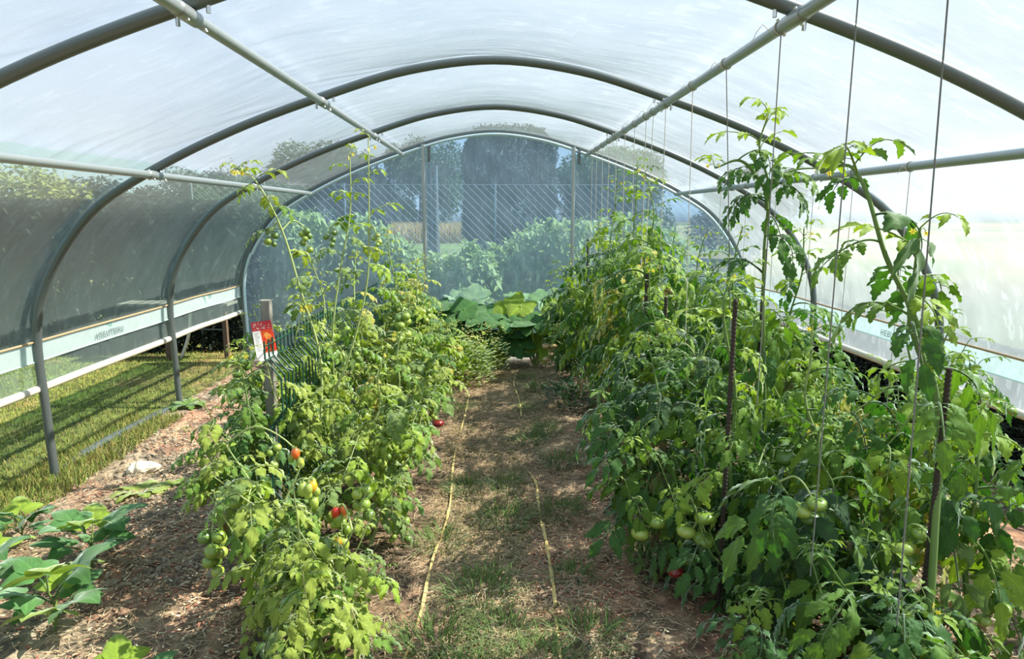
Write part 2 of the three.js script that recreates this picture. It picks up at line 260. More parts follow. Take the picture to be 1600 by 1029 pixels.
// ---------------------------------------------------------------- leaves
const UP = V(0, 1, 0);
function blade(b, P, D, Nn, L, W, o, rng) {            // one leaflet: a folded, drooping, lobed strip
  const rows = o.rows ?? 9, d = D.clone().normalize(), n = Nn.clone().addScaledVector(d, -Nn.dot(d)).normalize(), p = P.clone(), B = V(), base = b.n, q = V();
  const ph = rng() * 6, tw = (rng() - 0.5) * (o.twist ?? 0.5);
  for (let k = 0; k <= rows; k++) {
    const t = k / rows; B.crossVectors(d, n).normalize();
    let w = W * 0.5 * pow(sin(PI * pow(clamp(t * 0.985 + 0.01), o.belly ?? 0.72)), 0.85);
    if (o.lobes && k > 0 && k < rows) w *= (k % 2 ? 1.14 : 1.14 - o.lobes);
    const fold = (o.fold ?? 0.35), wave = (o.wave ?? 0.12);
    for (const s of [-1, -0.5, 0, 0.5, 1]) {
      const h = abs(s) * w * fold - (abs(s) > 0.7 ? w * (o.roll ?? 0.15) : 0) + w * wave * sin(ph + t * 9 + s * 2.2) * abs(s);
      q.copy(p).addScaledVector(B, s * w).addScaledVector(n, h).addScaledVector(d, (o.lobes && abs(s) > 0.7 && k % 2 ? L * 0.02 : 0));
      b.v(q, 0.5 + s * 0.48, t);
    }
    p.addScaledVector(d, L / rows);
    d.y -= (o.droop ?? 0.6) / rows * (0.6 + t); d.addScaledVector(B, tw / rows).normalize(); n.addScaledVector(d, -n.dot(d)).normalize();
  }
  for (let k = 0; k < rows; k++) for (let j = 0; j < 4; j++) { const a = base + k * 5 + j; b.quad(a, a + 1, a + 6, a + 5); }
}
// a tomato leaf of length 1 along +z: arching stalk with paired leaflets; oriented y up
function compoundLeaf(seed, o) {
  const rng = RNG(seed), b = new MB(), n = 14, pts = [], dir = [], e0 = o.e0 ?? 0.5, e1 = o.e1 ?? -0.7, p = V(), bend = (rng() - 0.5) * 0.7, kink = (rng() - 0.5) * 0.5;
  for (let k = 0; k <= n; k++) { const t = k / n, e = lerp(e0, e1, pow(t, 0.9)) + kink * sin(t * 5), a = bend * t; const d = V(sin(a) * cos(e), sin(e), cos(a) * cos(e)); pts.push(p.clone()); dir.push(d); p.addScaledVector(d, 0.76 / n); }
  b.tube(pts, 0.015, 0.007, 4, false);
  const pairs = o.pairs ?? 3, Ls = o.leaflet ?? 0.27, asp = o.aspect ?? 0.5, stalk = o.stalk ?? 0.07;
  const put = (k, D, nn, L, W, q) => { const S = D.clone().normalize(), P0 = pts[k], P1 = P0.clone().addScaledVector(S, stalk * q); if (q > 0.4) b.tube([P0, P1], 0.006, 0.005, 3, false); S.y -= 0.25; blade(b, P1, S, nn, L, W, { ...o, droop: (o.droop ?? 0.8) * (0.5 + rng()) }, rng); };
  for (let i = 0; i < pairs; i++) {
    const t = lerp(0.34, 0.86, pairs > 1 ? i / (pairs - 1) : 0.5);
    for (const s of [-1, 1]) {
      const tt = clamp(t + (rng() - 0.5) * 0.09), k = min(n, Math.round(tt * n)), d = dir[k], side = V(cos(bend * tt), 0, -sin(bend * tt)).multiplyScalar(s), nn = V().crossVectors(d, V(1, 0, 0)).multiplyScalar(-1); if (nn.y < 0) nn.multiplyScalar(-1);
      const D = d.clone().multiplyScalar(0.35 + 0.4 * rng()).addScaledVector(side, 1).addScaledVector(UP, 0.4 * (rng() - 0.5)); nn.addScaledVector(side, 0.6 * (rng() - 0.6));
      put(k, D, nn, Ls * (0.75 + 0.45 * rng()) * (i === 0 ? 0.85 : 1), Ls * asp * (0.8 + 0.4 * rng()), 1);
      if (o.small !== false && i < pairs - 1) put(min(n, k + 2), D.clone().addScaledVector(side, 0.6), nn, Ls * 0.36, Ls * 0.2, 0.3);
    }
  }
  const nn = V(0, cos(e1), -sin(e1)); put(n, dir[n].clone(), nn, Ls * 1.2, Ls * asp * 1.2, 0.5);
  return b.geo();
}
const LEAF = { big: [], hang: [], curl: [], young: [], bushy: [], wilt: [], broad: [] };
for (let i = 0; i < 7; i++) {
  LEAF.big.push(compoundLeaf(100 + i, { e0: 0.6, e1: -0.9, pairs: 3, leaflet: 0.29, aspect: 0.46, lobes: 0.4, droop: 1.5, fold: 0.4, wave: 0.3, roll: 0.35, twist: 1.6, rows: 10 }));
  LEAF.hang.push(compoundLeaf(120 + i, { e0: 0.3, e1: -1.45, pairs: 3, leaflet: 0.33, aspect: 0.42, lobes: 0.36, droop: 2.4, fold: 0.45, wave: 0.3, roll: 0.4, twist: 1.8, rows: 10 }));
  LEAF.curl.push(compoundLeaf(140 + i, { e0: 0.6, e1: -0.9, pairs: 3, leaflet: 0.28, aspect: 0.56, lobes: 0.28, droop: 2.0, fold: 0.6, wave: 0.4, roll: 0.6, twist: 1.8 }));
  LEAF.young.push(compoundLeaf(160 + i, { e0: 1.0, e1: -0.1, pairs: 2, leaflet: 0.33, aspect: 0.4, lobes: 0.35, droop: 0.9, fold: 0.6, wave: 0.2, small: false, twist: 1.2 }));
  LEAF.bushy.push(compoundLeaf(180 + i, { e0: 0.6, e1: -0.7, pairs: 3, leaflet: 0.31, aspect: 0.62, lobes: 0.24, droop: 1.3, fold: 0.4, wave: 0.3, roll: 0.4, twist: 1.2 }));
  LEAF.broad.push(compoundLeaf(220 + i, { e0: 0.4, e1: -1.3, pairs: 2, leaflet: 0.44, aspect: 0.44, lobes: 0.24, droop: 2.2, fold: 0.32, wave: 0.28, roll: 0.3, twist: 1.5, rows: 12 }));
  LEAF.wilt.push(compoundLeaf(200 + i, { e0: -0.3, e1: -1.5, pairs: 2, leaflet: 0.34, aspect: 0.3, lobes: 0.2, droop: 2.2, fold: 0.9, wave: 0.4, roll: 0.8, twist: 2 }));
}
// ---------------------------------------------------------------- fruit and flowers
function fruitGeo(kind, seed) {
  const rng = RNG(seed), W = 18, H = 12, p = [], t = [], idx = [];
  for (let j = 0; j <= H; j++) for (let i = 0; i <= W; i++) {
    const th = j / H * PI, f = i / W * 2 * PI; let r = 1, y = cos(th), k = sin(th);
    if (kind === 'plum') { y *= 1.32; k *= 0.92 + 0.06 * cos(th); } else if (kind === 'beef') { const rib = 0.09 * pow(abs(cos(f * 3.5 + 0.4 * sin(f))), 0.6) * pow(sin(th), 0.5); k *= 1.12 - 0.1 + rib; y *= 0.74; if (th < 0.7) y -= 0.12 * (1 - th / 0.7); } else { y *= 0.93; if (th < 0.5) y -= 0.06 * (1 - th / 0.5); }
    p.push(cos(f) * k * r, y - (kind === 'plum' ? 1.32 : kind === 'beef' ? 0.7 : 0.9), sin(f) * k * r); t.push(i / W, j / H);
  }
  for (let j = 0; j < H; j++) for (let i = 0; i < W; i++) { const a = j * (W + 1) + i; idx.push(a, a + 1, a + W + 2, a, a + W + 2, a + W + 1); }
  const g = new THREE.BufferGeometry(); g.setAttribute('position', new THREE.Float32BufferAttribute(p, 3)); g.setAttribute('uv', new THREE.Float32BufferAttribute(t, 2)); g.setIndex(idx); g.computeVertexNormals();
  const c = new MB(); for (let i = 0; i < 6; i++) { const a = i / 6 * 2 * PI + rng(); blade(c, V(0, 0.02, 0), V(cos(a), 0.35, sin(a)), UP, 0.75, 0.22, { rows: 4, droop: 0.5 + rng(), fold: 0.2, lobes: 0 }, rng); }
  c.tube([V(0, 0.3, 0), V(0, -0.02, 0)], 0.07, 0.09, 5, false);
  const m = mergeGeometries([g, c.geo()], true); return m;
}
const FRUIT = { round: [fruitGeo('round', 1), fruitGeo('round', 2)], plum: [fruitGeo('plum', 3), fruitGeo('plum', 4)], beef: [fruitGeo('beef', 5), fruitGeo('beef', 6)] };
function flowerGeo(seed) {
  const rng = RNG(seed), b = new MB(); for (let i = 0; i < 6; i++) { const a = i / 6 * 2 * PI; blade(b, V(), V(cos(a), 0.25, sin(a)), UP, 1, 0.36, { rows: 5, droop: -0.3 + rng() * 1.0, fold: 0.3, lobes: 0 }, rng); }
  b.tube([V(0, 0, 0), V(0, 0.55, 0)], 0.14, 0.05, 6); return b.geo();
}
const FLOWER = [flowerGeo(7), flowerGeo(8)];

// ---------------------------------------------------------------- tomato plants
const qT = new THREE.Quaternion(), eT = new THREE.Euler();
function addLeaf(plant, rng, P, az, size, kind, mats, roll = 0.5) {
  const set = LEAF[kind], m = mesh('leaf', set[floor(rng() * set.length)], mats[floor(rng() * mats.length)], plant);
  m.position.copy(P); eT.set((rng() - 0.5) * roll, az, (rng() - 0.5) * roll * 1.2, 'YXZ'); m.quaternion.setFromEuler(eT); m.scale.setScalar(size * (0.85 + 0.3 * rng())); return m;
}
function addTruss(plant, rng, from, at, o) {           // stalk from the stem to the bunch; fruit hang along it
  const n = o.n ?? 6, r = o.r ?? 0.02, len = o.len ?? n * r * 0.8, b = new MB(), end = at.clone();
  const mid = from.clone().lerp(end, 0.5).add(V(0, 0.04 + 0.15 * from.distanceTo(end), 0));
  const line = curvePts([from, mid, end.clone().add(V(0, len * 0.4, 0)), end.clone().add(V(0, -len * 0.6, 0))], 16);
  b.tube(line, 0.0042, 0.0025, 5, false);
  const spots = [];
  for (let i = 0; i < n; i++) { const f = n > 1 ? i / (n - 1) : 0.5, q = line[floor(lerp(10, 16, f))].clone(), a = i * 2.4 + rng(), off = r * (n === 1 ? 0 : 1.05); const s = q.clone().add(V(cos(a) * off, -r * 0.35 * rng(), sin(a) * off)); b.tube([q, q.clone().lerp(s, 0.6).add(V(0, r * 0.3, 0)), s.clone().add(V(0, r * 0.2, 0))], 0.0018, 0.0022, 4, false); spots.push(s); }
  const t = mesh('truss', b.geo(), SM[o.stalk ?? 'pale'], plant);
  spots.forEach((s, i) => { const set = FRUIT[o.kind ?? 'round'], f = mesh('tomato', set[i % set.length], [o.colors ? o.colors[i % o.colors.length] : FM.green, LM.mid], t); f.position.copy(s); f.scale.setScalar(r * (0.82 + 0.36 * rng())); f.rotation.set((rng() - 0.5) * 0.5, rng() * 6, (rng() - 0.5) * 0.5); });
}
function addFlowers(plant, rng, at, n, spread, dirv = V(0, -0.3, 0)) {
  const b = new MB(), g = []; for (let i = 0; i < n; i++) { const a = rng() * 6.28, e = at.clone().add(V(cos(a) * spread, (rng() - 0.2) * spread, sin(a) * spread)).addScaledVector(dirv, spread); b.tube(curvePts([at, at.clone().lerp(e, 0.5).add(V(0, spread * 0.4, 0)), e], 4), 0.0016, 0.0012, 4, false); const f = FLOWER[i % 2].clone(); f.scale(0.014, 0.014, 0.014); f.rotateX(1.2 + rng()); f.rotateY(a); f.translate(e.x, e.y, e.z); g.push(f); }
  const m = mesh('flower_stalk', b.geo(), SM.green, plant); for (const f of g) mesh('flower', f, M.petal, m);
}
function autoStem(rng, h, lean, wig = 0.06) { const p = [], n = 7; for (let i = 0; i <= n; i++) { const t = i / n; p.push(V(lean[0] * t * t + (rng() - 0.5) * wig * (i ? 1 : 0), h * t, lean[1] * t * t + (rng() - 0.5) * wig * (i ? 1 : 0))); } return p; }
const OPEN = [[-0.7, 0.55, -2.36], [-0.58, 0.47, -2.34], [-1.1, 0.33, -2.42], [-1.0, 1.07, -2.84], [-0.76, 0.7, -2.4], [0.85, 0.32, -2.5], [0.8, 0.43, -2.58], [1.15, 0.62, -2.6], [-0.42, 0.16, -4.6], [-0.5, 0.09, -4.56]].map((q) => V(...q)), EYE = V(0, 1.6, 0);
const pruned = (P) => OPEN.some((q) => { const L = EYE.clone().sub(q).normalize(), d = P.clone().sub(q), t = d.dot(L); return t > -0.06 && t < 0.75 && d.addScaledVector(L, -t).length() < 0.1; });   // fruit and the card hang free of leaves
/* o: label, base [x,z], h, lean, stems (world point lists, extra), shoots, spacing, size, kinds, mats, young, top, r, from, trusses [{at, n, r, kind, colors}] */
function tomato(seed, label, o) {
  const rng = RNG(seed), [bx, bz] = o.base, by = groundY(bx, bz) - 0.02, plant = thing('tomato_plant', label, 'tomato plant', [bx, by, bz]), off = V(bx, by, bz);
  const stems = [];
  if (o.h) { const p = autoStem(rng, o.h, o.lean ?? [0, 0], o.wig ?? 0.07); stems.push({ p: curvePts(p, 40), r: o.r ?? 0.009, f0: o.from ?? 0.12, main: true }); }
  for (const s of o.stems ?? []) stems.push({ p: curvePts(s.map((q) => V(...q).sub(off)), 40), r: (o.sr ?? 0.007), f0: o.sfrom ?? 0.1, main: stems.length === 0, sparse: o.sparse ?? 1.6, tall: true });
  const nS = o.shoots ?? 3;
  for (let i = 0; i < nS; i++) {
    const S = stems[0].p, k = floor(lerp(5, 26, (i + rng() * 0.6) / nS)), P = S[k], a = rng() * 6.28, L = (o.shootLen ?? 0.5) * (0.7 + 0.6 * rng()), bias = o.bias ?? [0, 0];
    const e = [P, P.clone().add(V((cos(a) * 0.35 + bias[0]) * L, 0.3 * L, (sin(a) * 0.35 + bias[1]) * L)), P.clone().add(V((cos(a) * 0.6 + bias[0]) * L, (0.55 + 0.3 * rng()) * L, (sin(a) * 0.6 + bias[1]) * L))];
    stems.push({ p: curvePts(e, 24), r: 0.005, f0: 0.25, shoot: true });
  }
  const mats = o.mats ?? [LM.mid], kinds = o.kinds ?? ['big'], young = o.young ?? [mats[0]], size = o.size ?? 0.24;
  stems.forEach((s, si) => {
    mesh(s.shoot ? 'side_shoot' : 'main_stem', new MB().tube(s.p, s.r, s.r * 0.35, 7).geo(), SM[o.stem ?? 'green'], plant);
    let len = 0; for (let i = 1; i < s.p.length; i++) len += s.p[i].distanceTo(s.p[i - 1]);
    const sp = (o.spacing ?? 0.06) * (s.tall ? s.sparse : 1), cnt = max(2, floor(len * (1 - s.f0) / sp)); let az = rng() * 6.28;
    for (let i = 0; i <= cnt; i++) {
      const t = lerp(s.f0, 1, i / cnt), P = s.p[min(s.p.length - 1, Math.round(t * (s.p.length - 1)))]; az += 2.4 + (rng() - 0.5) * 0.8;
      const top = t > (s.tall ? 0.72 : 0.84), sz = size * (top ? lerp(s.tall ? 1.15 : 0.8, s.tall ? 0.7 : 0.4, (t - 0.72) / 0.28) : 0.75 + 0.5 * sin(PI * min(1, t + 0.15))) * (s.shoot ? 0.85 : 1) * (s.tall ? 0.8 : 1);
      const low = o.h && t < 0.28 && rng() < (o.wilt ?? 0.2);
      const kind = top ? 'young' : low ? 'wilt' : kinds[floor(rng() * kinds.length)], wz = P.z + off.z, wx = P.x + off.x;
      if (wz > -2.5 && abs(wx - 0.9 * wz / -2.45) < 0.1) continue;
      if (pruned(V(wx, P.y + off.y, wz))) continue;
      if (wz > -1.25 || (abs(wx - 0.1) < 0.22 && P.y < 1.2)) continue;
      addLeaf(plant, rng, P, az, sz, kind, top ? young : low ? [LM.dry, LM.grey] : mats);
    }
    if (!s.shoot && o.flowers !== 0) addFlowers(plant, rng, s.p[s.p.length - 2], o.flowers ?? 2, 0.035);
  });
  for (let i = 0; i < (o.autoT ?? 0); i++) { const S = stems[floor(rng() * stems.length)].p, q = S[floor(S.length * (0.25 + 0.5 * rng()))], a = 0.4 + (rng() - 0.5) * 2.2, r = o.autoR ?? 0.019, at = q.clone().add(V(cos(a) * 0.09, -0.05, abs(sin(a)) * 0.06 + 0.05)); if (at.y < 0.08 || at.y > 1.15) continue; addTruss(plant, rng, q, at, { n: o.autoR ? 2 + floor(rng() * 2) : 4 + floor(rng() * 5), r: r * (0.85 + 0.3 * rng()), kind: o.autoR ? 'beef' : 'round', colors: [FM.green, FM.paleGreen, FM.deepGreen] }); }
  for (const t of o.trusses ?? []) { const at = V(...t.at).sub(off); let bst = stems[0].p[0], bd = 9; for (const s of stems) for (const q of s.p) { const d = q.distanceTo(at) + (q.y < at.y ? 0.3 : 0); if (d < bd) { bd = d; bst = q; } } addTruss(plant, rng, bst, at, t); }
  return plant;
}
const G = FM.green, PG = FM.paleGreen, DG = FM.deepGreen;
const Lm = [LM.pale, LM.lime, LM.pale, LM.mid, LM.grey], Lk = ['curl', 'bushy', 'curl', 'big'], Ly = [LM.lime, LM.pale];
const L0 = { mats: Lm, kinds: Lk, young: Ly, size: 0.2, spacing: 0.036, stem: 'pale', autoT: 3 };
tomato(1, 'low pale plant near on the left, with ripening orange plum tomatoes', { ...L0, base: [-0.8, -2.32], h: 0.7, lean: [0.05, -0.1], shoots: 9, shootLen: 0.5, bias: [0.1, 0], trusses: [{ at: [-0.7, 0.56, -2.36], n: 14, r: 0.019, kind: 'plum', colors: [FM.yellow, PG, PG, PG, G, PG, PG, G, PG, PG, G, PG, PG, G], len: 0.17 }, { at: [-0.58, 0.48, -2.34], n: 8, r: 0.017, kind: 'plum', colors: [FM.orange, FM.red, FM.yellow, G, PG, G, FM.yellow, PG], len: 0.14 }, { at: [-0.95, 0.14, -2.5], n: 6, r: 0.018, kind: 'plum', colors: [G, PG], len: 0.1 }, { at: [-0.76, 0.72, -2.4], n: 3, r: 0.016, kind: 'plum', colors: [FM.orange, G, PG] }] });
tomato(2, 'pale plant at the lower left of its row with a bunch of shaded green tomatoes', { ...L0, base: [-1.06, -2.75], h: 1.05, lean: [0.02, 0.05], shoots: 7, shootLen: 0.32, bias: [0.05, 0.05], mats: [LM.pale, LM.mid, LM.deep, LM.mid], stem: 'green', trusses: [{ at: [-1.1, 0.34, -2.42], n: 9, r: 0.026, colors: [G, DG, PG], len: 0.12 }, { at: [-1.17, 0.55, -2.9], n: 6, r: 0.021, colors: [G, PG] }, { at: [-0.94, 0.62, -2.7], n: 4, r: 0.018, colors: [PG, G] }] });
tomato(3, 'tall thin tomato plant left of the wire fence, its bare shoot ending in yellow flowers', { ...L0, base: [-0.98, -3.05], h: 1.2, lean: [0.05, -0.1], shoots: 8, shootLen: 0.38, spacing: 0.038, stems: [[[-0.86, 0.6, -3.15], [-0.86, 0.91, -3.2], [-0.94, 1.25, -3.2], [-1.01, 1.53, -3.2], [-1.09, 1.71, -3.2], [-1.14, 1.78, -3.2], [-1.2, 1.81, -3.2]]], sparse: 2.3, sfrom: 0.2, size: 0.2, flowers: 9, trusses: [{ at: [-0.93, 1.5, -3.3], n: 6, r: 0.017, colors: [DG, G] }, { at: [-1.06, 1.5, -3.2], n: 3, r: 0.017, colors: [DG, G] }] });
tomato(4, 'tomato plant with the tallest straight shoot rising above the left row', { ...L0, base: [-0.62, -3.0], h: 1.0, lean: [0.1, 0], shoots: 7, shootLen: 0.4, bias: [0.2, 0], stems: [[[-0.72, 0.3, -3.1], [-0.8, 0.68, -3.1], [-0.7, 0.93, -3.1], [-0.6, 1.29, -3.1], [-0.58, 1.59, -3.1], [-0.57, 1.94, -3.1]]], sparse: 2.2, sfrom: 0.42, trusses: [{ at: [-0.74, 0.42, -3.05], n: 7, r: 0.018, colors: [G, PG] }, { at: [-0.55, 1.5, -3.1], n: 4, r: 0.012, colors: [PG, G] }] });
tomato(5, 'tomato plant leaning into the path with pale green fruit in its middle, left row', { ...L0, base: [-0.6, -3.55], h: 1.0, lean: [0.08, 0], shoots: 8, shootLen: 0.4, bias: [0.22, 0.05], trusses: [{ at: [-0.48, 0.62, -3.75], n: 8, r: 0.024, colors: [PG, G], len: 0.16 }, { at: [-0.56, 0.2, -3.8], n: 10, r: 0.023, colors: [PG, G], len: 0.14 }] });
tomato(6, 'tomato plant behind the first fence panel with a slender upright shoot left of the tallest', { ...L0, base: [-0.98, -3.75], h: 1.35, lean: [0, 0.1], shoots: 8, shootLen: 0.42, spacing: 0.038, stems: [[[-0.9, 0.6, -3.6], [-0.87, 0.98, -3.5], [-0.82, 1.29, -3.5], [-0.75, 1.62, -3.5], [-0.74, 1.92, -3.5]]], sparse: 2.4, sfrom: 0.5, trusses: [{ at: [-0.92, 0.92, -3.6], n: 7, r: 0.022, colors: [G, PG, DG] }, { at: [-0.86, 1.5, -3.5], n: 4, r: 0.018, colors: [DG] }] });
tomato(7, 'bushy tomato plant halfway along the left row with dull green tomatoes at fence height', { ...L0, base: [-0.62, -4.25], h: 1.2, lean: [0.06, 0], shoots: 8, shootLen: 0.42, bias: [0.15, 0], trusses: [{ at: [-0.58, 0.95, -4.1], n: 7, r: 0.026, colors: [G, DG, PG], len: 0.14 }, { at: [-0.45, 0.5, -4.2], n: 6, r: 0.022, colors: [PG, G] }] });
tomato(8, 'tomato plant with two dark red ribbed tomatoes hanging over the path', { ...L0, base: [-0.58, -4.85], h: 1.25, lean: [0.04, 0], shoots: 8, shootLen: 0.42, bias: [0.14, 0], mats: [LM.pale, LM.mid, LM.lime, LM.deep], trusses: [{ at: [-0.42, 0.16, -4.6], n: 1, r: 0.047, kind: 'beef', colors: [FM.darkRed], len: 0.02 }, { at: [-0.5, 0.09, -4.56], n: 1, r: 0.045, kind: 'beef', colors: [FM.darkRed], len: 0.02 }, { at: [-0.5, 0.9, -4.75], n: 5, r: 0.025, colors: [G, PG] }] });
tomato(9, 'yellowing tomato plant far along the left row, crown rising above the rolled mesh', { ...L0, base: [-0.8, -5.1], h: 1.5, lean: [0.02, 0], shoots: 7, shootLen: 0.45, mats: [LM.pale, LM.lime, LM.yellow, LM.mid] });
tomato(10, 'leafy tomato plant near the far end of the left row with an outstretched side shoot', { ...L0, base: [-0.62, -5.7], h: 1.25, lean: [0, 0], shoots: 8, shootLen: 0.45, mats: [LM.lime, LM.mid, LM.yellow, LM.pale] });
tomato(11, 'last tomato plant of the left row before the bushy herb', { ...L0, base: [-0.72, -6.25], h: 0.95, lean: [0, 0], shoots: 7, shootLen: 0.4 });

const Rm = [LM.mid, LM.deep, LM.deep, LM.mid, LM.lime], Rk = ['big', 'hang', 'big', 'hang'], Ry = [LM.lime, LM.mid];
const R0 = { mats: Rm, kinds: Rk, young: Ry, size: 0.29, spacing: 0.046, stem: 'green', shoots: 8, shootLen: 0.5, wilt: 0.35, autoT: 1, autoR: 0.03 };
tomato(31, 'tomato plant against the nearest ribbed stake with large green ribbed tomatoes low down', { ...R0, base: [0.98, -2.5], h: 0.3, stems: [[[1.0, 0.02, -2.5], [1.0, 0.3, -2.55], [0.95, 0.61, -2.55], [0.96, 0.88, -2.55], [0.89, 1.24, -2.55], [0.93, 1.36, -2.6]]], sr: 0.011, sparse: 1.1, sfrom: 0.15, shoots: 8, trusses: [{ at: [0.85, 0.32, -2.5], n: 1, r: 0.048, kind: 'beef', colors: [G], len: 0.02 }, { at: [0.8, 0.43, -2.58], n: 1, r: 0.042, kind: 'beef', colors: [DG], len: 0.02 }, { at: [0.76, 0.22, -2.52], n: 2, r: 0.035, kind: 'beef', colors: [DG, FM.darkRed], len: 0.06 }] });
tomato(32, 'tomato plant overhanging the path at the near end of the right row, lower leaves dried', { ...R0, base: [0.72, -2.85], h: 1.1, lean: [-0.05, 0], shoots: 9, wilt: 0.7, mats: [LM.deep, LM.dark, LM.mid, LM.deep], trusses: [{ at: [0.72, 0.3, -2.75], n: 3, r: 0.035, kind: 'beef', colors: [DG, G], len: 0.1 }] });
tomato(33, 'dense tomato plant around the second ribbed stake beside the path', { ...R0, base: [0.86, -3.4], h: 1.35, lean: [-0.04, 0], shoots: 9, mats: [LM.deep, LM.mid, LM.dark, LM.lime] });
tomato(34, 'tall bushy tomato plant by the flat wooden stake in the right row', { ...R0, base: [0.9, -4.0], h: 1.85, lean: [0.02, 0], shoots: 9, spacing: 0.044 });
tomato(35, 'tall yellow topped tomato plant tied to strings in the middle of the right row', { ...R0, base: [0.92, -4.6], h: 1.95, lean: [0.06, 0], shoots: 9, spacing: 0.044, mats: [LM.mid, LM.lime, LM.yellow, LM.deep] });
tomato(36, 'tall tomato plant farther along the right row whose crown reaches toward the end wall', { ...R0, base: [0.92, -5.2], h: 1.9, lean: [-0.02, 0], shoots: 9, spacing: 0.044, size: 0.27 });
tomato(37, 'mid height tomato plant before the far stake of the right row', { ...R0, base: [0.9, -5.8], h: 1.55, lean: [-0.04, 0], shoots: 9, size: 0.27 });
tomato(38, 'tomato plant with dull beige fruit hanging low by the far end of the path', { ...R0, base: [0.8, -6.35], h: 1.15, lean: [-0.1, 0], shoots: 9, size: 0.25, mats: [LM.deep, LM.mid, LM.dark], trusses: [{ at: [0.52, 0.34, -6.25], n: 5, r: 0.034, kind: 'beef', colors: [FM.beige], len: 0.14 }, { at: [0.58, 0.52, -6.3], n: 4, r: 0.03, kind: 'beef', colors: [FM.beige, DG], len: 0.1 }] });
tomato(39, 'low tomato plant at the far end of the right row touching the end wall', { ...R0, base: [0.85, -6.72], h: 0.9, lean: [0, 0], shoots: 8, size: 0.29 });
tomato(40, 'large leaved tomato plant leaning across the near right corner on a thick stem', { ...R0, base: [1.42, -1.95], h: 0.35, stems: [[[1.43, 0.05, -1.95], [1.44, 0.58, -2.0], [1.46, 0.95, -2.07], [1.38, 1.27, -2.13], [1.31, 1.46, -2.2], [1.25, 1.7, -2.27], [1.22, 1.77, -2.33], [1.16, 1.75, -2.4]], [[1.42, 1.1, -2.1], [1.35, 1.27, -2.1], [1.35, 1.43, -2.1], [1.35, 1.56, -2.1]]], sr: 0.013, sparse: 2.4, sfrom: 0.3, shoots: 4, size: 0.33, kinds: ['broad', 'hang', 'big'], trusses: [{ at: [1.42, 0.5, -2.1], n: 3, r: 0.034, kind: 'beef', colors: [G, PG, DG], len: 0.12 }] });
tomato(41, 'tallest tomato plant of the right rows, bare stem forking under its string', { ...R0, base: [1.25, -2.75], h: 0.5, stems: [[[1.24, 0.1, -2.8], [1.23, 0.72, -2.9], [1.18, 1.42, -2.9], [1.18, 1.73, -2.9], [1.13, 1.89, -2.9], [1.16, 2.02, -2.9]], [[1.18, 1.62, -2.9], [1.18, 1.73, -2.9], [1.28, 1.79, -2.9], [1.45, 1.8, -2.9]], [[1.18, 1.7, -2.9], [1.05, 1.83, -2.9], [0.95, 1.8, -2.92]]], sr: 0.009, sparse: 2.3, sfrom: 0.1, shoots: 7, trusses: [{ at: [1.15, 0.62, -2.6], n: 2, r: 0.045, kind: 'beef', colors: [DG, G], len: 0.06 }] });
tomato(42, 'tomato plant in the near right foreground with broad hanging leaves and bare forked shoots', { ...R0, base: [1.3, -2.32], h: 0.85, lean: [-0.1, 0], shoots: 4, mats: [LM.deep, LM.mid, LM.dark], size: 0.33, kinds: ['broad', 'hang'], wilt: 0.5, trusses: [{ at: [1.12, 0.25, -2.35], n: 3, r: 0.036, kind: 'plum', colors: [PG, G], len: 0.08 }] });
tomato(43, 'tomato plant with a horizontal cut stem in the lower right foreground', { ...R0, base: [1.0, -2.1], h: 0.3, lean: [0.05, -0.1], shoots: 1, size: 0.28, wilt: 0.7, kinds: ['broad', 'big'], stems: [[[1.0, 0.05, -2.12], [0.98, 0.2, -2.25], [1.08, 0.215, -2.3], [1.28, 0.21, -2.32]]], sr: 0.013, sfrom: 0.3, sparse: 2.5, flowers: 1 });
tomato(44, 'second row tomato plant behind the tall forked one, climbing past the dark stake', { ...R0, base: [1.5, -3.3], h: 1.55, lean: [0.05, 0], shoots: 8 });
tomato(45, 'second row tomato plant halfway to the end wall, level with the lower purlin', { ...R0, base: [1.5, -4.05], h: 1.55, lean: [0, 0], shoots: 8 });
tomato(46, 'second row tomato plant close behind the yellow topped one', { ...R0, base: [1.5, -4.8], h: 1.5, lean: [0, 0], shoots: 8, mats: [LM.mid, LM.lime, LM.deep] });
tomato(47, 'far second row tomato plant in front of the curved end hoop', { ...R0, base: [1.5, -5.6], h: 1.45, lean: [0, 0], shoots: 8, size: 0.27 });
tomato(48, 'sparse second row tomato plant near the right edge with yellowing lower leaves', { ...R0, base: [1.72, -2.7], h: 1.3, lean: [0.05, 0], shoots: 7, spacing: 0.075, mats: [LM.mid, LM.lime, LM.yellow] });
tomato(49, 'tomato plant by the right film wall with light leaves against the hem band', { ...R0, base: [2.1, -3.0], h: 1.15, lean: [0, 0], shoots: 7, spacing: 0.08 });
tomato(50, 'small yellowed tomato plant low against the right film wall', { ...R0, base: [2.05, -3.75], h: 0.6, lean: [0, 0], shoots: 8, size: 0.27, mats: [LM.yellow, LM.lime, LM.mid] });
tomato(51, 'second small yellowed plant along the right film wall, farther back', { ...R0, base: [2.1, -4.5], h: 0.62, lean: [0, 0], shoots: 8, size: 0.27, mats: [LM.yellow, LM.lime, LM.pale] });
tomato(12, 'short pale plant at the very bottom of the left row, cut by the picture edge', { ...L0, base: [-0.62, -2.05], h: 0.38, lean: [0.02, -0.05], shoots: 7, shootLen: 0.35 });
tomato(52, 'tomato plant at the right edge of the near foreground beside the dark stake', { ...R0, base: [1.72, -2.2], h: 1.1, lean: [-0.05, 0], shoots: 4, spacing: 0.065, kinds: ['broad', 'big', 'hang'], r: 0.012 });
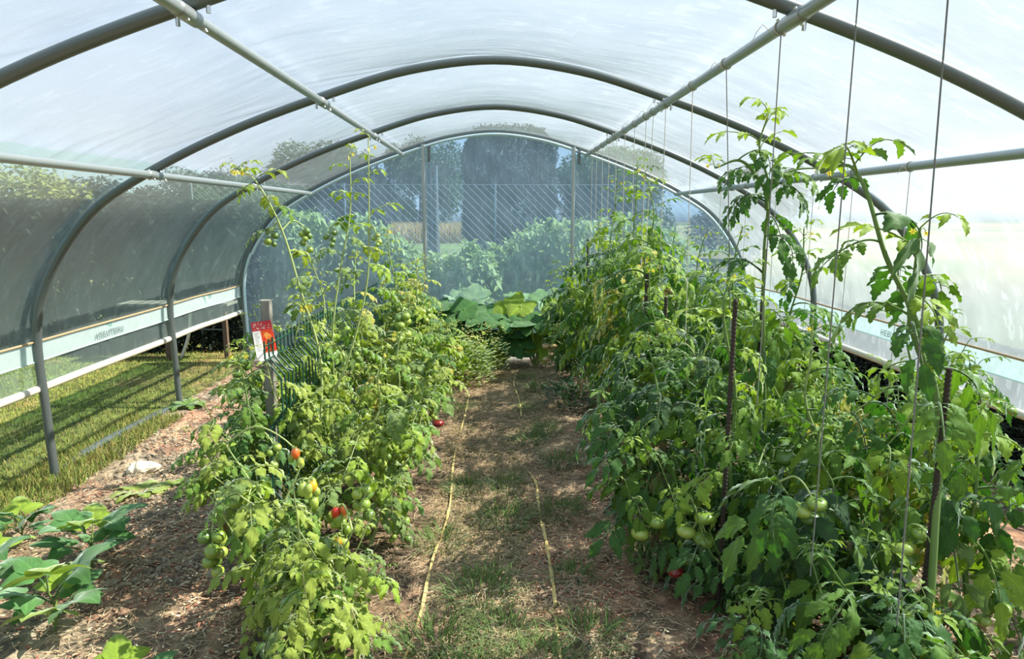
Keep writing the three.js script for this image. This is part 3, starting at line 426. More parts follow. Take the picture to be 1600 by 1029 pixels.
tomato(53, 'tomato plant low in the right foreground with dried lower leaves', { ...R0, base: [1.18, -1.75], h: 0.45, lean: [0.1, -0.1], shoots: 2, spacing: 0.07, wilt: 0.7, kinds: ['broad', 'hang'], mats: [LM.deep, LM.dark, LM.mid] });
tomato(54, 'tomato plant with a bare pale stem between the near stake and the tall forked plant', { ...R0, base: [1.36, -2.6], h: 1.2, lean: [-0.1, 0], shoots: 7, spacing: 0.05, from: 0.3, r: 0.011, stem: 'pale' });
tomato(13, 'leafy tomato plant left of the grey timber stake with dull green tomatoes at card height', { ...L0, base: [-1.2, -3.3], h: 1.0, lean: [-0.03, 0.05], shoots: 5, shootLen: 0.35, mats: [LM.mid, LM.pale, LM.deep], stem: 'green', autoT: 2, trusses: [{ at: [-1.25, 0.86, -3.2], n: 7, r: 0.026, colors: [DG, G, DG], len: 0.16 }] });
tomato(14, 'bushy tomato plant behind the timber stake, its leafy crown spilling over the fence top', { ...L0, base: [-1.08, -3.45], h: 1.3, lean: [0.1, 0], shoots: 8, shootLen: 0.4, mats: [LM.lime, LM.pale, LM.mid, LM.mid] });
tomato(15, 'tomato plant in the middle of the fence with a crown above its top wires', { ...L0, base: [-0.82, -4.15], h: 1.4, lean: [-0.05, 0], shoots: 8, shootLen: 0.42, mats: [LM.lime, LM.pale, LM.mid, LM.yellow] });
// ---------------------------------------------------------------- stakes, fence, strings, ties
function rebar(label, x, z, h, lean = 0) {
  const p = [], n = Math.round(h / 0.016); p.push(new THREE.Vector2(0, 0)); for (let i = 0; i < n; i++) { const y = i * 0.016; p.push(new THREE.Vector2(0.0085, y), new THREE.Vector2(0.0118, y + 0.004), new THREE.Vector2(0.0085, y + 0.009)); } p.push(new THREE.Vector2(0.0085, h), new THREE.Vector2(0, h));
  const o = mesh('ribbed_stake', new THREE.LatheGeometry(p, 8), M.rust); o.position.set(x, -0.12, z); o.rotation.z = lean; return tag(o, label, 'stake', undefined);
}
rebar('nearest rusty ribbed steel stake in front of the right tomato row', 0.9, -2.45, 1.41);
rebar('shorter rusty ribbed steel stake, second along the right row', 0.91, -3.5, 1.29);
rebar('rusty steel stake at the far end of the right row against the end film', 0.86, -6.2, 1.5);
rebar('rusty steel stake in the second row behind the tall forked plant', 1.39, -3.4, 1.55);
rebar('dark steel stake at the right edge of the near foreground', 1.44, -2.02, 1.24);
{ const o = mesh('flat_stake', boxGeo(0.032, 1.4, 0.02), M.rust); o.position.set(0.9, 0.56, -3.9); tag(o, 'flat brown wooden stake among the right row leaves', 'stake'); }
{ const o = mesh('timber_stake', boxGeo(0.042, 1.4, 0.036), M.wood); o.position.set(-1.0, 0.54, -2.87); o.rotation.z = -0.01; tag(o, 'weathered grey timber stake at the near end of the wire fence', 'stake'); }
// green welded mesh panels with pressed folds; every wire is a part
function foldX(y) { const f = (top) => 0.062 * clamp((top - y) / 0.075) * clamp((y - (top - 0.3)) / 0.075); return f(1.0) + f(0.42); }
function fencePanel(label, a, b, h, step) {
  const o = thing('mesh_fence_panel', label, 'fence panel', [a[0], 0, a[1]]), d = V(b[0] - a[0], 0, b[1] - a[1]), L = d.length(); d.normalize(); const side = V(-d.z, 0, d.x);
  const ys = [-0.05, 0.115, 0.125, 0.19, 0.2, 0.34, 0.35, 0.415, 0.425, 0.695, 0.705, 0.77, 0.78, 0.92, 0.93, 0.995, 1.005, h], line = (y) => side.clone().multiplyScalar(foldX(y)).add(V(0, y, 0));
  const vg = tubeGeo(ys.map(line), 0.004, 0.004, 6), hg = tubeGeo([V(), d.clone().multiplyScalar(L / 2), d.clone().multiplyScalar(L)], 0.0032, 0.0032, 5);
  for (let s = 0; s <= L; s += step) { const w = mesh('upright_wire', vg, M.green, o); w.position.copy(d).multiplyScalar(s); }
  for (const y of [0.02, 0.12, 0.42, 0.7, 1.0, h - 0.02]) { const w = mesh('cross_wire', hg, M.green, o); w.position.copy(line(y)).addScaledVector(side, 0.006); }
}
fencePanel('dark green folded wire mesh panel standing in the left tomato row', [-0.97, -2.75], [-0.93, -5.2], 1.08, 0.05);
fencePanel('farther dark green wire mesh panel at the end of the left row', [-0.9, -5.35], [-0.86, -6.95], 1.02, 0.055);
// strings
function stringFrom(px, py, z, bx, by, bz, label, group, dark) {
  const o = thing('plant_string', label, 'string', [px, py, z], 0, group), E = V(bx - px, by - py, bz - z), r = 0.0021;
  mesh('cord', tubeGeo([V(0, -0.02, 0), E.clone().multiplyScalar(0.5), E], r, r, 5), dark ? M.string : M.paleString, o);
  const k = mesh('knot', new THREE.TorusGeometry(0.0235, 0.0028, 5, 18), M.paleString, o);
  const e = mesh('loose_end', tubeGeo(curvePts([V(0, -0.022, 0), V(-0.03, -0.03, 0.02), V(-0.07, 0.0, 0.03), V(-0.1, -0.05, 0.03)].map((q) => q.multiplyScalar(0.6 + 0.6 * hash2(z * 100, px * 10, 2))), 6), 0.0016, 0.001, 4), M.paleString, o);
}
const sG = 'strings tied along the upper right purlin';
stringFrom(0.97, 2.225, -1.87, 0.97, 0.5, -1.87, 'dark vertical string crossing the right roof panel, right of the tallest plant', undefined, true);
stringFrom(0.97, 2.225, -1.5, 0.99, 0.6, -1.47, 'dark slightly slanting string at the right edge of the picture', undefined, true);
stringFrom(0.97, 2.225, -2.36, 0.97, 0.9, -2.36, 'dark vertical string passing just in front of the tallest plant', undefined, true);
stringFrom(0.97, 2.225, -2.9, 1.05, 0.8, -2.84, 'slanting string tied left of the tallest plant, with a big loose knot', undefined, true);
const NTH = ['first', 'second', 'third', 'fourth', 'fifth', 'sixth', 'seventh', 'eighth', 'ninth', 'tenth', 'last'];
for (const [i, [z, dx]] of [[-3.38, 0.02], [-3.9, 0], [-4.2, -0.03], [-4.4, 0], [-4.75, 0], [-5.1, 0], [-5.45, 0], [-5.8, 0], [-6.15, 0.01], [-6.5, 0], [-6.8, 0]].entries()) stringFrom(0.97, 2.225, z, 0.97 + dx, 0.9, z, NTH[i] + ' thin pale string on the upper right purlin, counted away from the camera', sG);
for (const [i, z] of [-3.15, -3.65, -4.1, -4.65, -5.2, -5.8].entries()) stringFrom(1.95, 1.825, z, 1.95, 0.6, z, NTH[i] + ' thin pale string on the lower right purlin, counted away from the camera', 'strings tied along the lower right purlin');
// seed label clipped to the stake
{
  const c = document.createElement('canvas'); c.width = 128; c.height = 256; const g = c.getContext('2d'), rng = RNG(5); g.fillStyle = '#f3ede6'; g.fillRect(0, 0, 128, 256); g.fillStyle = '#c8293a'; g.fillRect(0, 0, 128, 58); g.fillStyle = '#e8dcc8'; for (let i = 0; i < 40; i++) g.fillRect(8 + rng() * 100, 8 + rng() * 40, 8, 3);
  g.fillStyle = '#e0541f'; g.fillRect(50, 58, 78, 148); for (let i = 0; i < 26; i++) { g.fillStyle = ['#e8401c', '#f07a2c', '#d42c1a', '#f2a04a'][i % 4]; g.beginPath(); g.arc(58 + rng() * 66, 70 + rng() * 128, 8 + rng() * 12, 0, 7); g.fill(); } g.fillStyle = '#9a9fa0'; for (let i = 0; i < 12; i++) g.fillRect(10, 74 + i * 10, 18 + rng() * 16, 4);
  const t = new THREE.CanvasTexture(c); t.colorSpace = THREE.SRGBColorSpace;
  const o = thing('seed_label', 'red and white seed card with orange tomatoes printed on it, clipped to the grey stake', 'plant label', [-1.0, 1.065, -2.84], 0.12); o.rotation.z = 0.14;
  const b = new MB(), K = 8; for (let i = 0; i <= K; i++) for (const s of [0, 1]) { const y = lerp(-0.085, 0.085, i / K), hw = 0.042 - (i === 0 ? 0.012 : 0); b.v(V(s ? hw : -hw, y, 0.012 * cos(s * 2 + i * 0.3)), s, i / K); } for (let i = 0; i < K; i++) b.quad(i * 2, i * 2 + 1, i * 2 + 3, i * 2 + 2);
  mesh('card', b.geo(), new THREE.MeshStandardMaterial({ map: t, roughness: 0.5, side: THREE.DoubleSide }), o);
  mesh('clip_rod', tubeGeo([V(-0.05, 0.05, -0.006), V(-0.046, -0.02, -0.006), V(0.0, -0.09, -0.006), V(0.09, -0.15, -0.006)], 0.004, 0.004, 6), M.darkSteel, o);
}
// yellow straps on the path
function strap(label, pts, w) {
  const P = curvePts(pts.map(([x, z]) => V(x, groundY(x, z) + 0.018, z)), 90), b = new MB(), rng = RNG(9), T = V(), S = V();
  P.forEach((q, k) => { T.subVectors(P[min(k + 1, 90)], P[max(k - 1, 0)]).normalize(); const tw = 0.7 * sin(k * 0.21) + 0.3 * sin(k * 0.53); S.set(-T.z * cos(tw), sin(tw) * 0.8, T.x * cos(tw)); const y = groundY(q.x, q.z) + 0.012 + 0.012 * vnoise(k * 0.3, 1, 4), hw = w * (0.3 + 0.35 * vnoise(k * 0.45, 3, 8)); for (const s of [-1, 0, 1]) b.v(V(q.x + S.x * hw * s, y + S.y * hw * s + (s ? 0 : 0.002), q.z + S.z * hw * s), 0.5 + s / 2, k / 9); });
  for (let k = 0; k < P.length - 1; k++) for (let j = 0; j < 2; j++) { const a = k * 3 + j; b.quad(a, a + 3, a + 4, a + 1); }
  tag(mesh('ground_strap', b.geo(), M.tape), label, 'strap');
}
strap('straw yellow flat strap running along the left edge of the path', [[-0.24, -5.75], [-0.25, -5.2], [-0.28, -4.2], [-0.26, -3.5], [-0.27, -3.19], [-0.3, -2.87], [-0.31, -2.4], [-0.36, -1.95]], 0.013);
strap('short straw yellow strap lying in the middle right of the path', [[0.21, -3.95], [0.235, -3.8], [0.235, -3.4], [0.245, -3.0], [0.245, -2.75], [0.24, -2.5]], 0.017);
strap('buried end of a yellow strap in the grass at the near path', [[0.235, -2.42], [0.23, -2.25], [0.23, -2.0]], 0.012);
strap('far yellow strap along the right of the path toward the squash plants', [[0.2, -6.6], [0.17, -6.1], [0.2, -5.6], [0.2, -5.1]], 0.012);
// ---------------------------------------------------------------- low plants
function squashLeaf(seed) {
  const rng = RNG(seed), b = new MB(), A = 22, R = 5; b.v(V(0, -0.1, 0), 0.5, 0.1);
  for (let r = 1; r <= R; r++) for (let a = 0; a < A; a++) { const th = a / A * 2 * PI, lobe = 1 + 0.13 * cos(5 * th) + 0.05 * sin(11 * th), cut = 1 - 0.55 * exp(-pow((th - PI) / 0.28, 2)), f = r / R, rad = f * lobe * cut; b.v(V(sin(th) * rad, -0.1 + 0.22 * f * f - 0.35 * pow(f, 3.2) * (0.4 + 0.6 * rng()) + 0.05 * sin(th * 7 + f * 5) * f, cos(th) * rad), 0.5 + sin(th) * f * 0.46, 0.5 + cos(th) * f * 0.46); }
  for (let a = 0; a < A; a++) { b.tri(0, 1 + a, 1 + (a + 1) % A); for (let r = 0; r < R - 1; r++) { const p = 1 + r * A + a, q = 1 + r * A + (a + 1) % A; b.quad(p, p + A, q + A, q); } }
  return b.geo();
}
const SQ = [1, 2, 3, 4].map((i) => squashLeaf(i + 50));
function squash(label, x, z, n, spread, hh, seed, mat = LM.squash) {
  const o = thing('squash_plant', label, 'squash plant', [x, 0, z]), rng = RNG(seed);
  for (let i = 0; i < n; i++) { const a = i * 2.4 + rng(), r = spread * sqrt(rng()), e = V(cos(a) * r, hh * (0.35 + 0.75 * rng()), sin(a) * r * 0.45), st = mesh('leaf_stalk', tubeGeo(curvePts([V(0, -0.02, 0), V(e.x * 0.5, e.y * 0.6, e.z * 0.5), e], 8), 0.009, 0.006, 6), SM.pale, o), l = mesh('leaf', SQ[i % 4], rng() < 0.3 ? LM.lime : mat, st); l.position.copy(e); l.scale.setScalar(0.13 + 0.07 * rng()); l.rotation.set(0.25 + 0.6 * rng(), a + PI / 2, (rng() - 0.5) * 0.7); }
}
squash('squash plant at the end of the path, left of the left end post', -0.85, -6.95, 13, 0.3, 0.6, 1);
squash('squash plant with broad dark leaves just right of the left end post', -0.42, -6.9, 14, 0.32, 0.62, 2);
squash('squash plant at the very end of the path with a cupped leaf', 0.02, -6.95, 14, 0.33, 0.55, 3);
squash('squash plant at the right end of the path, leaf tip lifted', 0.42, -6.95, 14, 0.33, 0.6, 4);
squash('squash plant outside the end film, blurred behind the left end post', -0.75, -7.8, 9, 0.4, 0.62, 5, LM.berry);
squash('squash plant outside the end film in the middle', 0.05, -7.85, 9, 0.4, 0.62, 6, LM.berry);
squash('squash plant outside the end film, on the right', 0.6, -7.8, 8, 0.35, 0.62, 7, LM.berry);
function sprigGeo(seed, n, R, H, leaf, wide = 0.55) { const rng = RNG(seed), b = new MB(); for (let i = 0; i < n; i++) { const a = rng() * 6.28, u = pow(rng(), 0.5), r = R * u, y = H * (0.12 + 0.88 * rng()) * (1.05 - 0.45 * u), d = V(cos(a) * 0.8, 0.2 + rng() * 0.9, sin(a) * 0.8); blade(b, V(cos(a) * r, y, sin(a) * r), d, UP, leaf * (0.7 + 0.6 * rng()), leaf * wide, { rows: 4, droop: 0.9, fold: 0.3, lobes: 0 }, rng); } return b.geo(); }
function bushy(name, label, cat, x, z, R, H, n, leaf, mat, seed, blooms = 0) {
  const o = thing(name, label, cat, [x, 0, z]), rng = RNG(seed), st = new MB(); for (let i = 0; i < 9; i++) { const a = i * 2.4; st.tube(curvePts([V(cos(a) * 0.02, -0.02, sin(a) * 0.02), V(cos(a) * R * 0.4, H * 0.5, sin(a) * R * 0.4), V(cos(a) * R * 0.75, H * (0.8 + 0.3 * rng()), sin(a) * R * 0.75)], 6), 0.005, 0.002, 5); }
  mesh('stems', st.geo(), SM.green, o); stuffOf(mesh('foliage', sprigGeo(seed, n, R, H, leaf), mat, o));
  if (blooms) { const g = []; for (let i = 0; i < blooms; i++) { const f = FLOWER[i % 2].clone(); const a = rng() * 6.28, r = R * sqrt(rng()) * 0.95; f.scale(0.012, 0.012, 0.012); f.translate(cos(a) * r, H * (0.75 + 0.4 * rng()), sin(a) * r); g.push(f); } stuffOf(mesh('blossom', mergeGeometries(g), new THREE.MeshStandardMaterial({ color: '#d8cf7a', roughness: 0.9 }), o)); }
  return o;
}
bushy('herb_bush', 'bright green bushy herb with tiny yellowish blossom at the far left of the path', 'herb bush', -0.44, -6.2, 0.4, 0.5, 1100, 0.065, LM.lime, 61, 120);
bushy('herb_bush', 'smaller flowering herb leaning toward the end of the path', 'herb bush', -0.12, -6.55, 0.26, 0.46, 420, 0.045, LM.pale, 62, 90);
bushy('herb_bush', 'low dark herb at the foot of the far right row', 'herb bush', 0.62, -5.4, 0.22, 0.26, 220, 0.05, LM.dark, 63, 0);
// bean plants at the lower left: three-part leaves on thin stalks
function beanLeaf(seed) { const rng = RNG(seed), b = new MB(); b.tube([V(0, 0, 0), V(0, 0.12, 0.3), V(0, 0.14, 0.55)], 0.016, 0.01, 5, false); for (const [a, k] of [[0, 1.1], [1.25, 0.95], [-1.25, 0.95]]) blade(b, V(sin(a) * 0.03, 0.14, 0.55 + (a ? -0.02 : 0.04)), V(sin(a), 0.1, cos(a)), UP, 0.62 * k, 0.44 * k, { rows: 10, belly: 0.55, droop: 0.9, fold: 0.2, wave: 0.1, lobes: 0 }, rng); return b.geo(); }
const BL = [1, 2, 3].map((i) => beanLeaf(70 + i));
function bean(label, x, z, n, size, seed, H = 0.25) {
  const o = thing('bean_plant', label, 'bean plant', [x, groundY(x, z) - 0.01, z]), rng = RNG(seed); const s = curvePts([V(0, 0, 0), V(0.02, H * 0.5, 0), V(0, H, 0.02)], 12); mesh('stem', tubeGeo(s, 0.006, 0.003, 6), SM.green, o);
  for (let i = 0; i < n; i++) { const l = mesh('leaf', BL[i % 3], i % 4 ? LM.bean : LM.lime, o); l.position.copy(s[min(12, 2 + i)]); l.rotation.set(-0.2 - 0.5 * rng(), i * 2.4 + rng() * 0.5, 0, 'YXZ'); l.scale.setScalar(size * (0.7 + 0.5 * rng())); }
}
bean('bean plant with broad ribbed leaves at the left edge of the bed', -1.84, -2.82, 9, 0.2, 1, 0.24);
bean('bean plant at the lower left corner, its leaves pointing down to the mulch', -1.72, -2.38, 9, 0.22, 2, 0.22);
bean('bean plant left of the picture edge in the near bed', -2.15, -2.6, 8, 0.2, 3, 0.24);
bean('small bean plant at the bottom edge of the left bed', -1.25, -1.95, 6, 0.16, 4, 0.16);
bean('bean plant beside the lawn edge behind the corner beans', -2.35, -3.1, 7, 0.17, 5, 0.18);
// jagged weeds flat on the bed
function rosette(label, x, z, n, size, seed, mat) { const o = thing('leafy_weed', label, 'weed', [x, groundY(x, z) - 0.005, z]), rng = RNG(seed); for (let i = 0; i < n; i++) { const b = new MB(); blade(b, V(0, 0, 0), V(cos(i * 2.4), 0.55, sin(i * 2.4)), UP, size * (0.7 + 0.5 * rng()), size * 0.36, { rows: 11, lobes: 0.5, droop: 1.3, fold: 0.25, wave: 0.2, belly: 1.1 }, rng); mesh('leaf', b.geo(), mat, o); } }
rosette('jagged pale weed spreading on bare soil in front of the scrap of white cloth', -2.08, -3.72, 9, 0.2, 1, LM.pale);
rosette('small jagged weed to the right of the larger one', -1.86, -3.85, 6, 0.13, 2, LM.lime);
rosette('dark weed at the foot of the third hoop', -2.62, -5.5, 9, 0.2, 3, LM.mid);
rosette('broad weed on the bed edge behind the hoop leg', -2.42, -6.0, 10, 0.24, 4, LM.mid);
rosette('leafy weed at the lawn edge on the far left bed', -2.3, -6.6, 10, 0.26, 5, LM.deep);
// crumpled cloth
{
  const g = new THREE.IcosahedronGeometry(1, 4), P = g.attributes.position; for (let i = 0; i < P.count; i++) { const x = P.getX(i), y = P.getY(i), z = P.getZ(i), k = 0.65 + 0.7 * fbm(x * 2.2 + 5, y * 2.2 + z * 2.7, 4, 3); P.setXYZ(i, x * k * 0.075 * (1 + 0.7 * (x > 0 ? x : 0)), y * k * 0.05, z * k * 0.06); } g.computeVertexNormals();
  const o = mesh('crumpled_cloth', g, new THREE.MeshStandardMaterial({ color: '#d3c7ae', roughness: 0.9, side: THREE.DoubleSide })); o.position.set(-2.24, 0.025, -4.02); o.rotation.y = 0.5; tag(o, 'crumpled scrap of off-white cloth lying on the bare soil', 'cloth');
}
{ const o = mesh('ground_pipe', tubeGeo(curvePts([V(-2.83, -0.08, -3.8), V(-2.775, 0.012, -4.4), V(-2.75, 0.022, -4.8), V(-2.74, 0.0, -5.35), V(-2.73, -0.06, -5.9)], 30), 0.03, 0.03, 12), M.steel); tag(o, 'grey metal pipe half buried along the lawn edge', 'pipe'); const r = mesh('pipe_sleeve', tubeGeo([V(-2.79, 0.005, -4.32), V(-2.762, 0.02, -4.66)], 0.034, 0.034, 12), M.steel, o); }
// grass tufts on the path
function tuftGeo(seed, n, R, H) { const rng = RNG(seed), b = new MB(); for (let i = 0; i < n; i++) { const a = rng() * 6.28, r = R * sqrt(rng()), c = V(cos(a) * r, 0, sin(a) * r), t = V(cos(a) * 0.6 + rng() - 0.5, 0.9, sin(a) * 0.6 + rng() - 0.5).normalize(), h = H * (0.5 + 0.8 * rng()), s = V(-t.z, 0, t.x).normalize(), p = c.clone(), k0 = b.n; for (let k = 0; k < 3; k++) { const w = 0.0022 * (1 - k / 3); b.v(p.clone().addScaledVector(s, w), 0.3, k / 3); b.v(p.clone().addScaledVector(s, -w), 0.7, k / 3); p.addScaledVector(t, h / 3); t.y -= 0.55; t.normalize(); } b.v(p, 0.5, 1); b.quad(k0, k0 + 1, k0 + 3, k0 + 2); b.quad(k0 + 2, k0 + 3, k0 + 5, k0 + 4); b.tri(k0 + 4, k0 + 5, k0 + 6); } return b.geo(); }
const TG = [1, 2, 3].map((i) => tuftGeo(80 + i, 170, 0.085, 0.1)), grassM = leafMat('#6f8a3e', 0.3), dryGrassM = leafMat('#b8a266', 0.3);
[[-0.19, -3.72, 'right of the left strap, halfway along the path'], [-0.3, -3.05, 'on the left strap beside the near tomato plants'], [0.05, -3.75, 'in the middle of the path above the short strap'], [0.04, -3.3, 'in the middle of the path left of the short strap'], [0.25, -4.55, 'darkest on the right of the path beyond the short strap'], [0.36, -4.75, 'just behind the darkest tuft at the path right'], [0.02, -2.32, 'in the middle of the near path'], [0.38, -5.95, 'at the right path edge before the beige fruit'], [-0.46, -5.75, 'in front of the flowering herb bush'], [0.24, -5.33, 'on the far strap at the path right'], [-0.22, -2.25, 'beside the near end of the left strap'], [-0.08, -2.6, 'left of the near path middle'], [0.15, -2.15, 'at the bottom of the picture by the buried strap'], [0.34, -2.75, 'right of the near end of the short strap'], [0.35, -3.4, 'right of the middle of the short strap'], [0.42, -4.1, 'under the overhanging right row, path middle'], [-0.3, -5.35, 'left of the far strap near the herb bush'], [0.3, -6.4, 'at the far right end of the path'], [-0.1, -2.05, 'at the bottom picture edge left of the path middle'], [0.34, -2.3, 'at the bottom right of the path']].forEach(([x, z, w], i) => { const o = tag(mesh('grass_tuft', TG[i % 3], grassM), 'low grass tuft ' + w, 'grass tuft', 'grass tufts on the path'); o.position.set(x, groundY(x, z) - 0.004, z); o.rotation.y = i; o.scale.setScalar(1.0 + 0.6 * hash2(i, 4)); });
// ---------------------------------------------------------------- litter: chips, straw, turf (nobody could count it)
{
  const rng = RNG(77), Q = new THREE.Quaternion(), E = new THREE.Euler(), cols = ['#d8bd95', '#b98f6f', '#c9a582', '#9c7a62', '#e0cfae', '#a8694f', '#8d7c66'].map((c) => new THREE.Color(c));
  const chip = new THREE.BoxGeometry(1, 0.22, 0.55, 1, 1, 1); { const P = chip.attributes.position; for (let i = 0; i < P.count; i++) P.setXYZ(i, P.getX(i) * (0.8 + 0.4 * hash2(Math.round(P.getX(i) * 2), Math.round(P.getZ(i) * 2), 1)), P.getY(i), P.getZ(i) * (P.getX(i) > 0 ? 0.5 : 1)); chip.computeVertexNormals(); }
  const list = [], straw = [], lay = (x, z, l, w, arr, c, tilt = 0.35) => { E.set((rng() - 0.5) * tilt, rng() * 6.28, (rng() - 0.5) * tilt); arr.push({ p: V(x, groundY(x, z) + 0.004 + rng() * 0.008, z), q: Q.clone().setFromEuler(E), s: V(l, w * 0.6, w), c }); };
  for (let i = 0; i < 31000; i++) { const x = lerp(-2.72, -0.9, rng()), z = lerp(-7.2, -0.6, rng()); if (fbm(x * 1.7, z * 1.7, 3, 51) < 0.34 + 0.3 * rng()) continue; lay(x, z, 0.012 + 0.03 * rng() * rng(), 0.008 + 0.012 * rng(), list, cols[floor(rng() * 7)]); }
  for (let i = 0; i < 9000; i++) { const x = lerp(0.3, 2.6, rng()), z = lerp(-7, -1.7, rng()); lay(x, z, 0.01 + 0.03 * rng() * rng(), 0.008 + 0.01 * rng(), list, cols[floor(rng() * 7)]); }
  for (let i = 0; i < 4000; i++) { const x = lerp(-0.4, 0.5, rng()), z = lerp(-7, -1.9, rng()); if (fbm(x * 2.5, z * 2.5, 3, 53) < 0.5) continue; lay(x, z, 0.008 + 0.02 * rng() * rng(), 0.006 + 0.008 * rng(), list, cols[floor(rng() * 7)]); }
  for (let i = 0; i < 2600; i++) { const x = lerp(0.16, 0.62, rng()), z = lerp(-3.6, -2.3, rng()); if (fbm(x * 3, z * 3, 3, 55) < 0.42) continue; lay(x, z, 0.008 + 0.022 * rng() * rng(), 0.006 + 0.009 * rng(), list, cols[[1, 5, 3, 5, 2][floor(rng() * 5)]]); }
  const clod = new THREE.IcosahedronGeometry(1, 1), clods = []; { const P = clod.attributes.position; for (let i = 0; i < P.count; i++) { const k = 0.7 + 0.6 * vnoise(P.getX(i) * 2 + 7, P.getY(i) * 2 + P.getZ(i) * 3, 8); P.setXYZ(i, P.getX(i) * k, P.getY(i) * k * 0.7, P.getZ(i) * k); } clod.computeVertexNormals(); }
  const cc = ['#8c7d69', '#7a6c5a', '#988a75'].map((q) => new THREE.Color(q));
  for (let i = 0; i < 5200; i++) { const x = lerp(-2.5, -1.2, rng()), z = lerp(-5.0, -2.7, rng()); if (fbm(x * 1.5, z * 1.5, 3, 57) < 0.4 + 0.2 * rng()) continue; const r = 0.004 + 0.016 * pow(rng(), 3); E.set(rng() * 6, rng() * 6, rng() * 6); clods.push({ p: V(x, groundY(x, z) + r * 0.3, z), q: Q.clone().setFromEuler(E), s: V(r, r, r), c: cc[floor(rng() * 3)] }); }
  tag(scatter('soil_clods', clod, new THREE.MeshStandardMaterial({ roughness: 1 }), clods), 'grey crumbly soil clods on the left bed', 'soil');
  tag(scatter('wood_chips', chip, new THREE.MeshStandardMaterial({ roughness: 0.95 }), list), 'reddish and tan wood chips strewn over the beds', 'wood chips');
  const sc = ['#c9b494', '#b09a78', '#9a8a6c', '#bfa988', '#857a5c'].map((c) => new THREE.Color(c)), stick = new THREE.CylinderGeometry(0.5, 0.4, 1, 4, 3); stick.rotateZ(PI / 2); { const P = stick.attributes.position; for (let i = 0; i < P.count; i++) P.setZ(i, P.getZ(i) + 3.5 * pow(P.getX(i), 2)); } 
  const strawAt = (x, z, l) => { E.set((rng() - 0.5) * 0.4, rng() * 6.28, (rng() - 0.5) * 0.5); straw.push({ p: V(x, groundY(x, z) + 0.006 + rng() * 0.01, z), q: Q.clone().setFromEuler(E), s: V(l, 0.0022, 0.0028), c: sc[floor(rng() * 5)] }); };
  for (let i = 0; i < 26000; i++) { const x = lerp(-0.75, 0.75, 0.5 + (rng() + rng() - 1) * 0.5), z = lerp(-7.2, -0.8, rng()); strawAt(x, z, 0.02 + 0.05 * rng()); }
  for (let i = 0; i < 9000; i++) strawAt(lerp(-2.5, -1.0, rng()), lerp(-4.2, -0.8, rng()), 0.02 + 0.06 * rng());
  for (let i = 0; i < 7000; i++) strawAt(lerp(0.6, 2.5, rng()), lerp(-5, -1.7, rng()), 0.02 + 0.05 * rng());
  tag(scatter('straw_litter', stick, new THREE.MeshStandardMaterial({ roughness: 0.95 }), straw), 'dry straw and cut grass scattered over the path and beds', 'straw');
  // turf blades
  const bl = new MB(); bl.v(V(-0.5, 0, 0)); bl.v(V(0.5, 0, 0)); bl.v(V(-0.35, 0.5, 0.12)); bl.v(V(0.35, 0.5, 0.12)); bl.v(V(0, 1, 0.45)); bl.quad(0, 1, 3, 2); bl.tri(2, 3, 4); const bg = bl.geo(), gc = ['#788838', '#6a7c32', '#8c8a45', '#a29255', '#5c722c'].map((c) => new THREE.Color(c)), turf = [];
  for (let i = 0; i < 70000; i++) { const u = rng(), z = -lerp(2.2, 9.5, u), x = -2.74 - pow(rng(), 0.9) * (1.2 + 0.55 * abs(z)) * 0.7; const edge = x > -2.8; E.set((rng() - 0.5) * 0.9, rng() * 6.28, (rng() - 0.5) * 0.9); const dry = fbm(x * 2.2, z * 2.2, 4, 71) > 0.56; turf.push({ p: V(x, groundY(x, z), z), q: Q.clone().setFromEuler(E), s: V(0.004 + 0.003 * rng(), 0.02 + 0.03 * rng(), 0.03), c: gc[floor(rng() * (dry ? 5 : 3)) + (dry ? 0 : (rng() < 0.2 ? 2 : 0))] }); }
  for (let i = 0; i < 9000; i++) { const z = -lerp(2.6, 5.2, rng()), x = -2.4 - rng() * 0.45 - 0.1; E.set((rng() - 0.5) * 0.9, rng() * 6.28, (rng() - 0.5) * 0.9); turf.push({ p: V(x, groundY(x, z), z), q: Q.clone().setFromEuler(E), s: V(0.004 + 0.003 * rng(), 0.03 + 0.05 * rng(), 0.04), c: gc[floor(rng() * 5)] }); }
  tag(scatter('lawn_grass', bg, new THREE.MeshStandardMaterial({ roughness: 0.9, side: THREE.DoubleSide }), turf), 'short green and straw coloured grass outside the left film', 'grass');
  const PGC = ['#6f7440', '#85814e', '#a4976a', '#66703c', '#b3a474'].map((q) => new THREE.Color(q)), pg = []; for (let i = 0; i < 16000; i++) { const z = -lerp(1.8, 6.6, pow(rng(), 1.5)), x = lerp(-0.35, 0.5, rng()), k = fbm(x * 2.6 + 9, z * 1.8, 4, 91) + 0.12 * sstep(-2.9, -2.2, z); if (k < 0.53) continue; E.set((rng() - 0.5) * 1.4, rng() * 6.28, (rng() - 0.5) * 1.4); pg.push({ p: V(x, groundY(x, z), z), q: Q.clone().setFromEuler(E), s: V(0.003 + 0.002 * rng(), 0.015 + 0.03 * rng(), 0.04), c: PGC[floor(rng() * 5)] }); }
  tag(scatter('path_grass', bg, new THREE.MeshStandardMaterial({ roughness: 0.9, side: THREE.DoubleSide }), pg), 'thin trodden grass creeping over the path', 'grass');
}
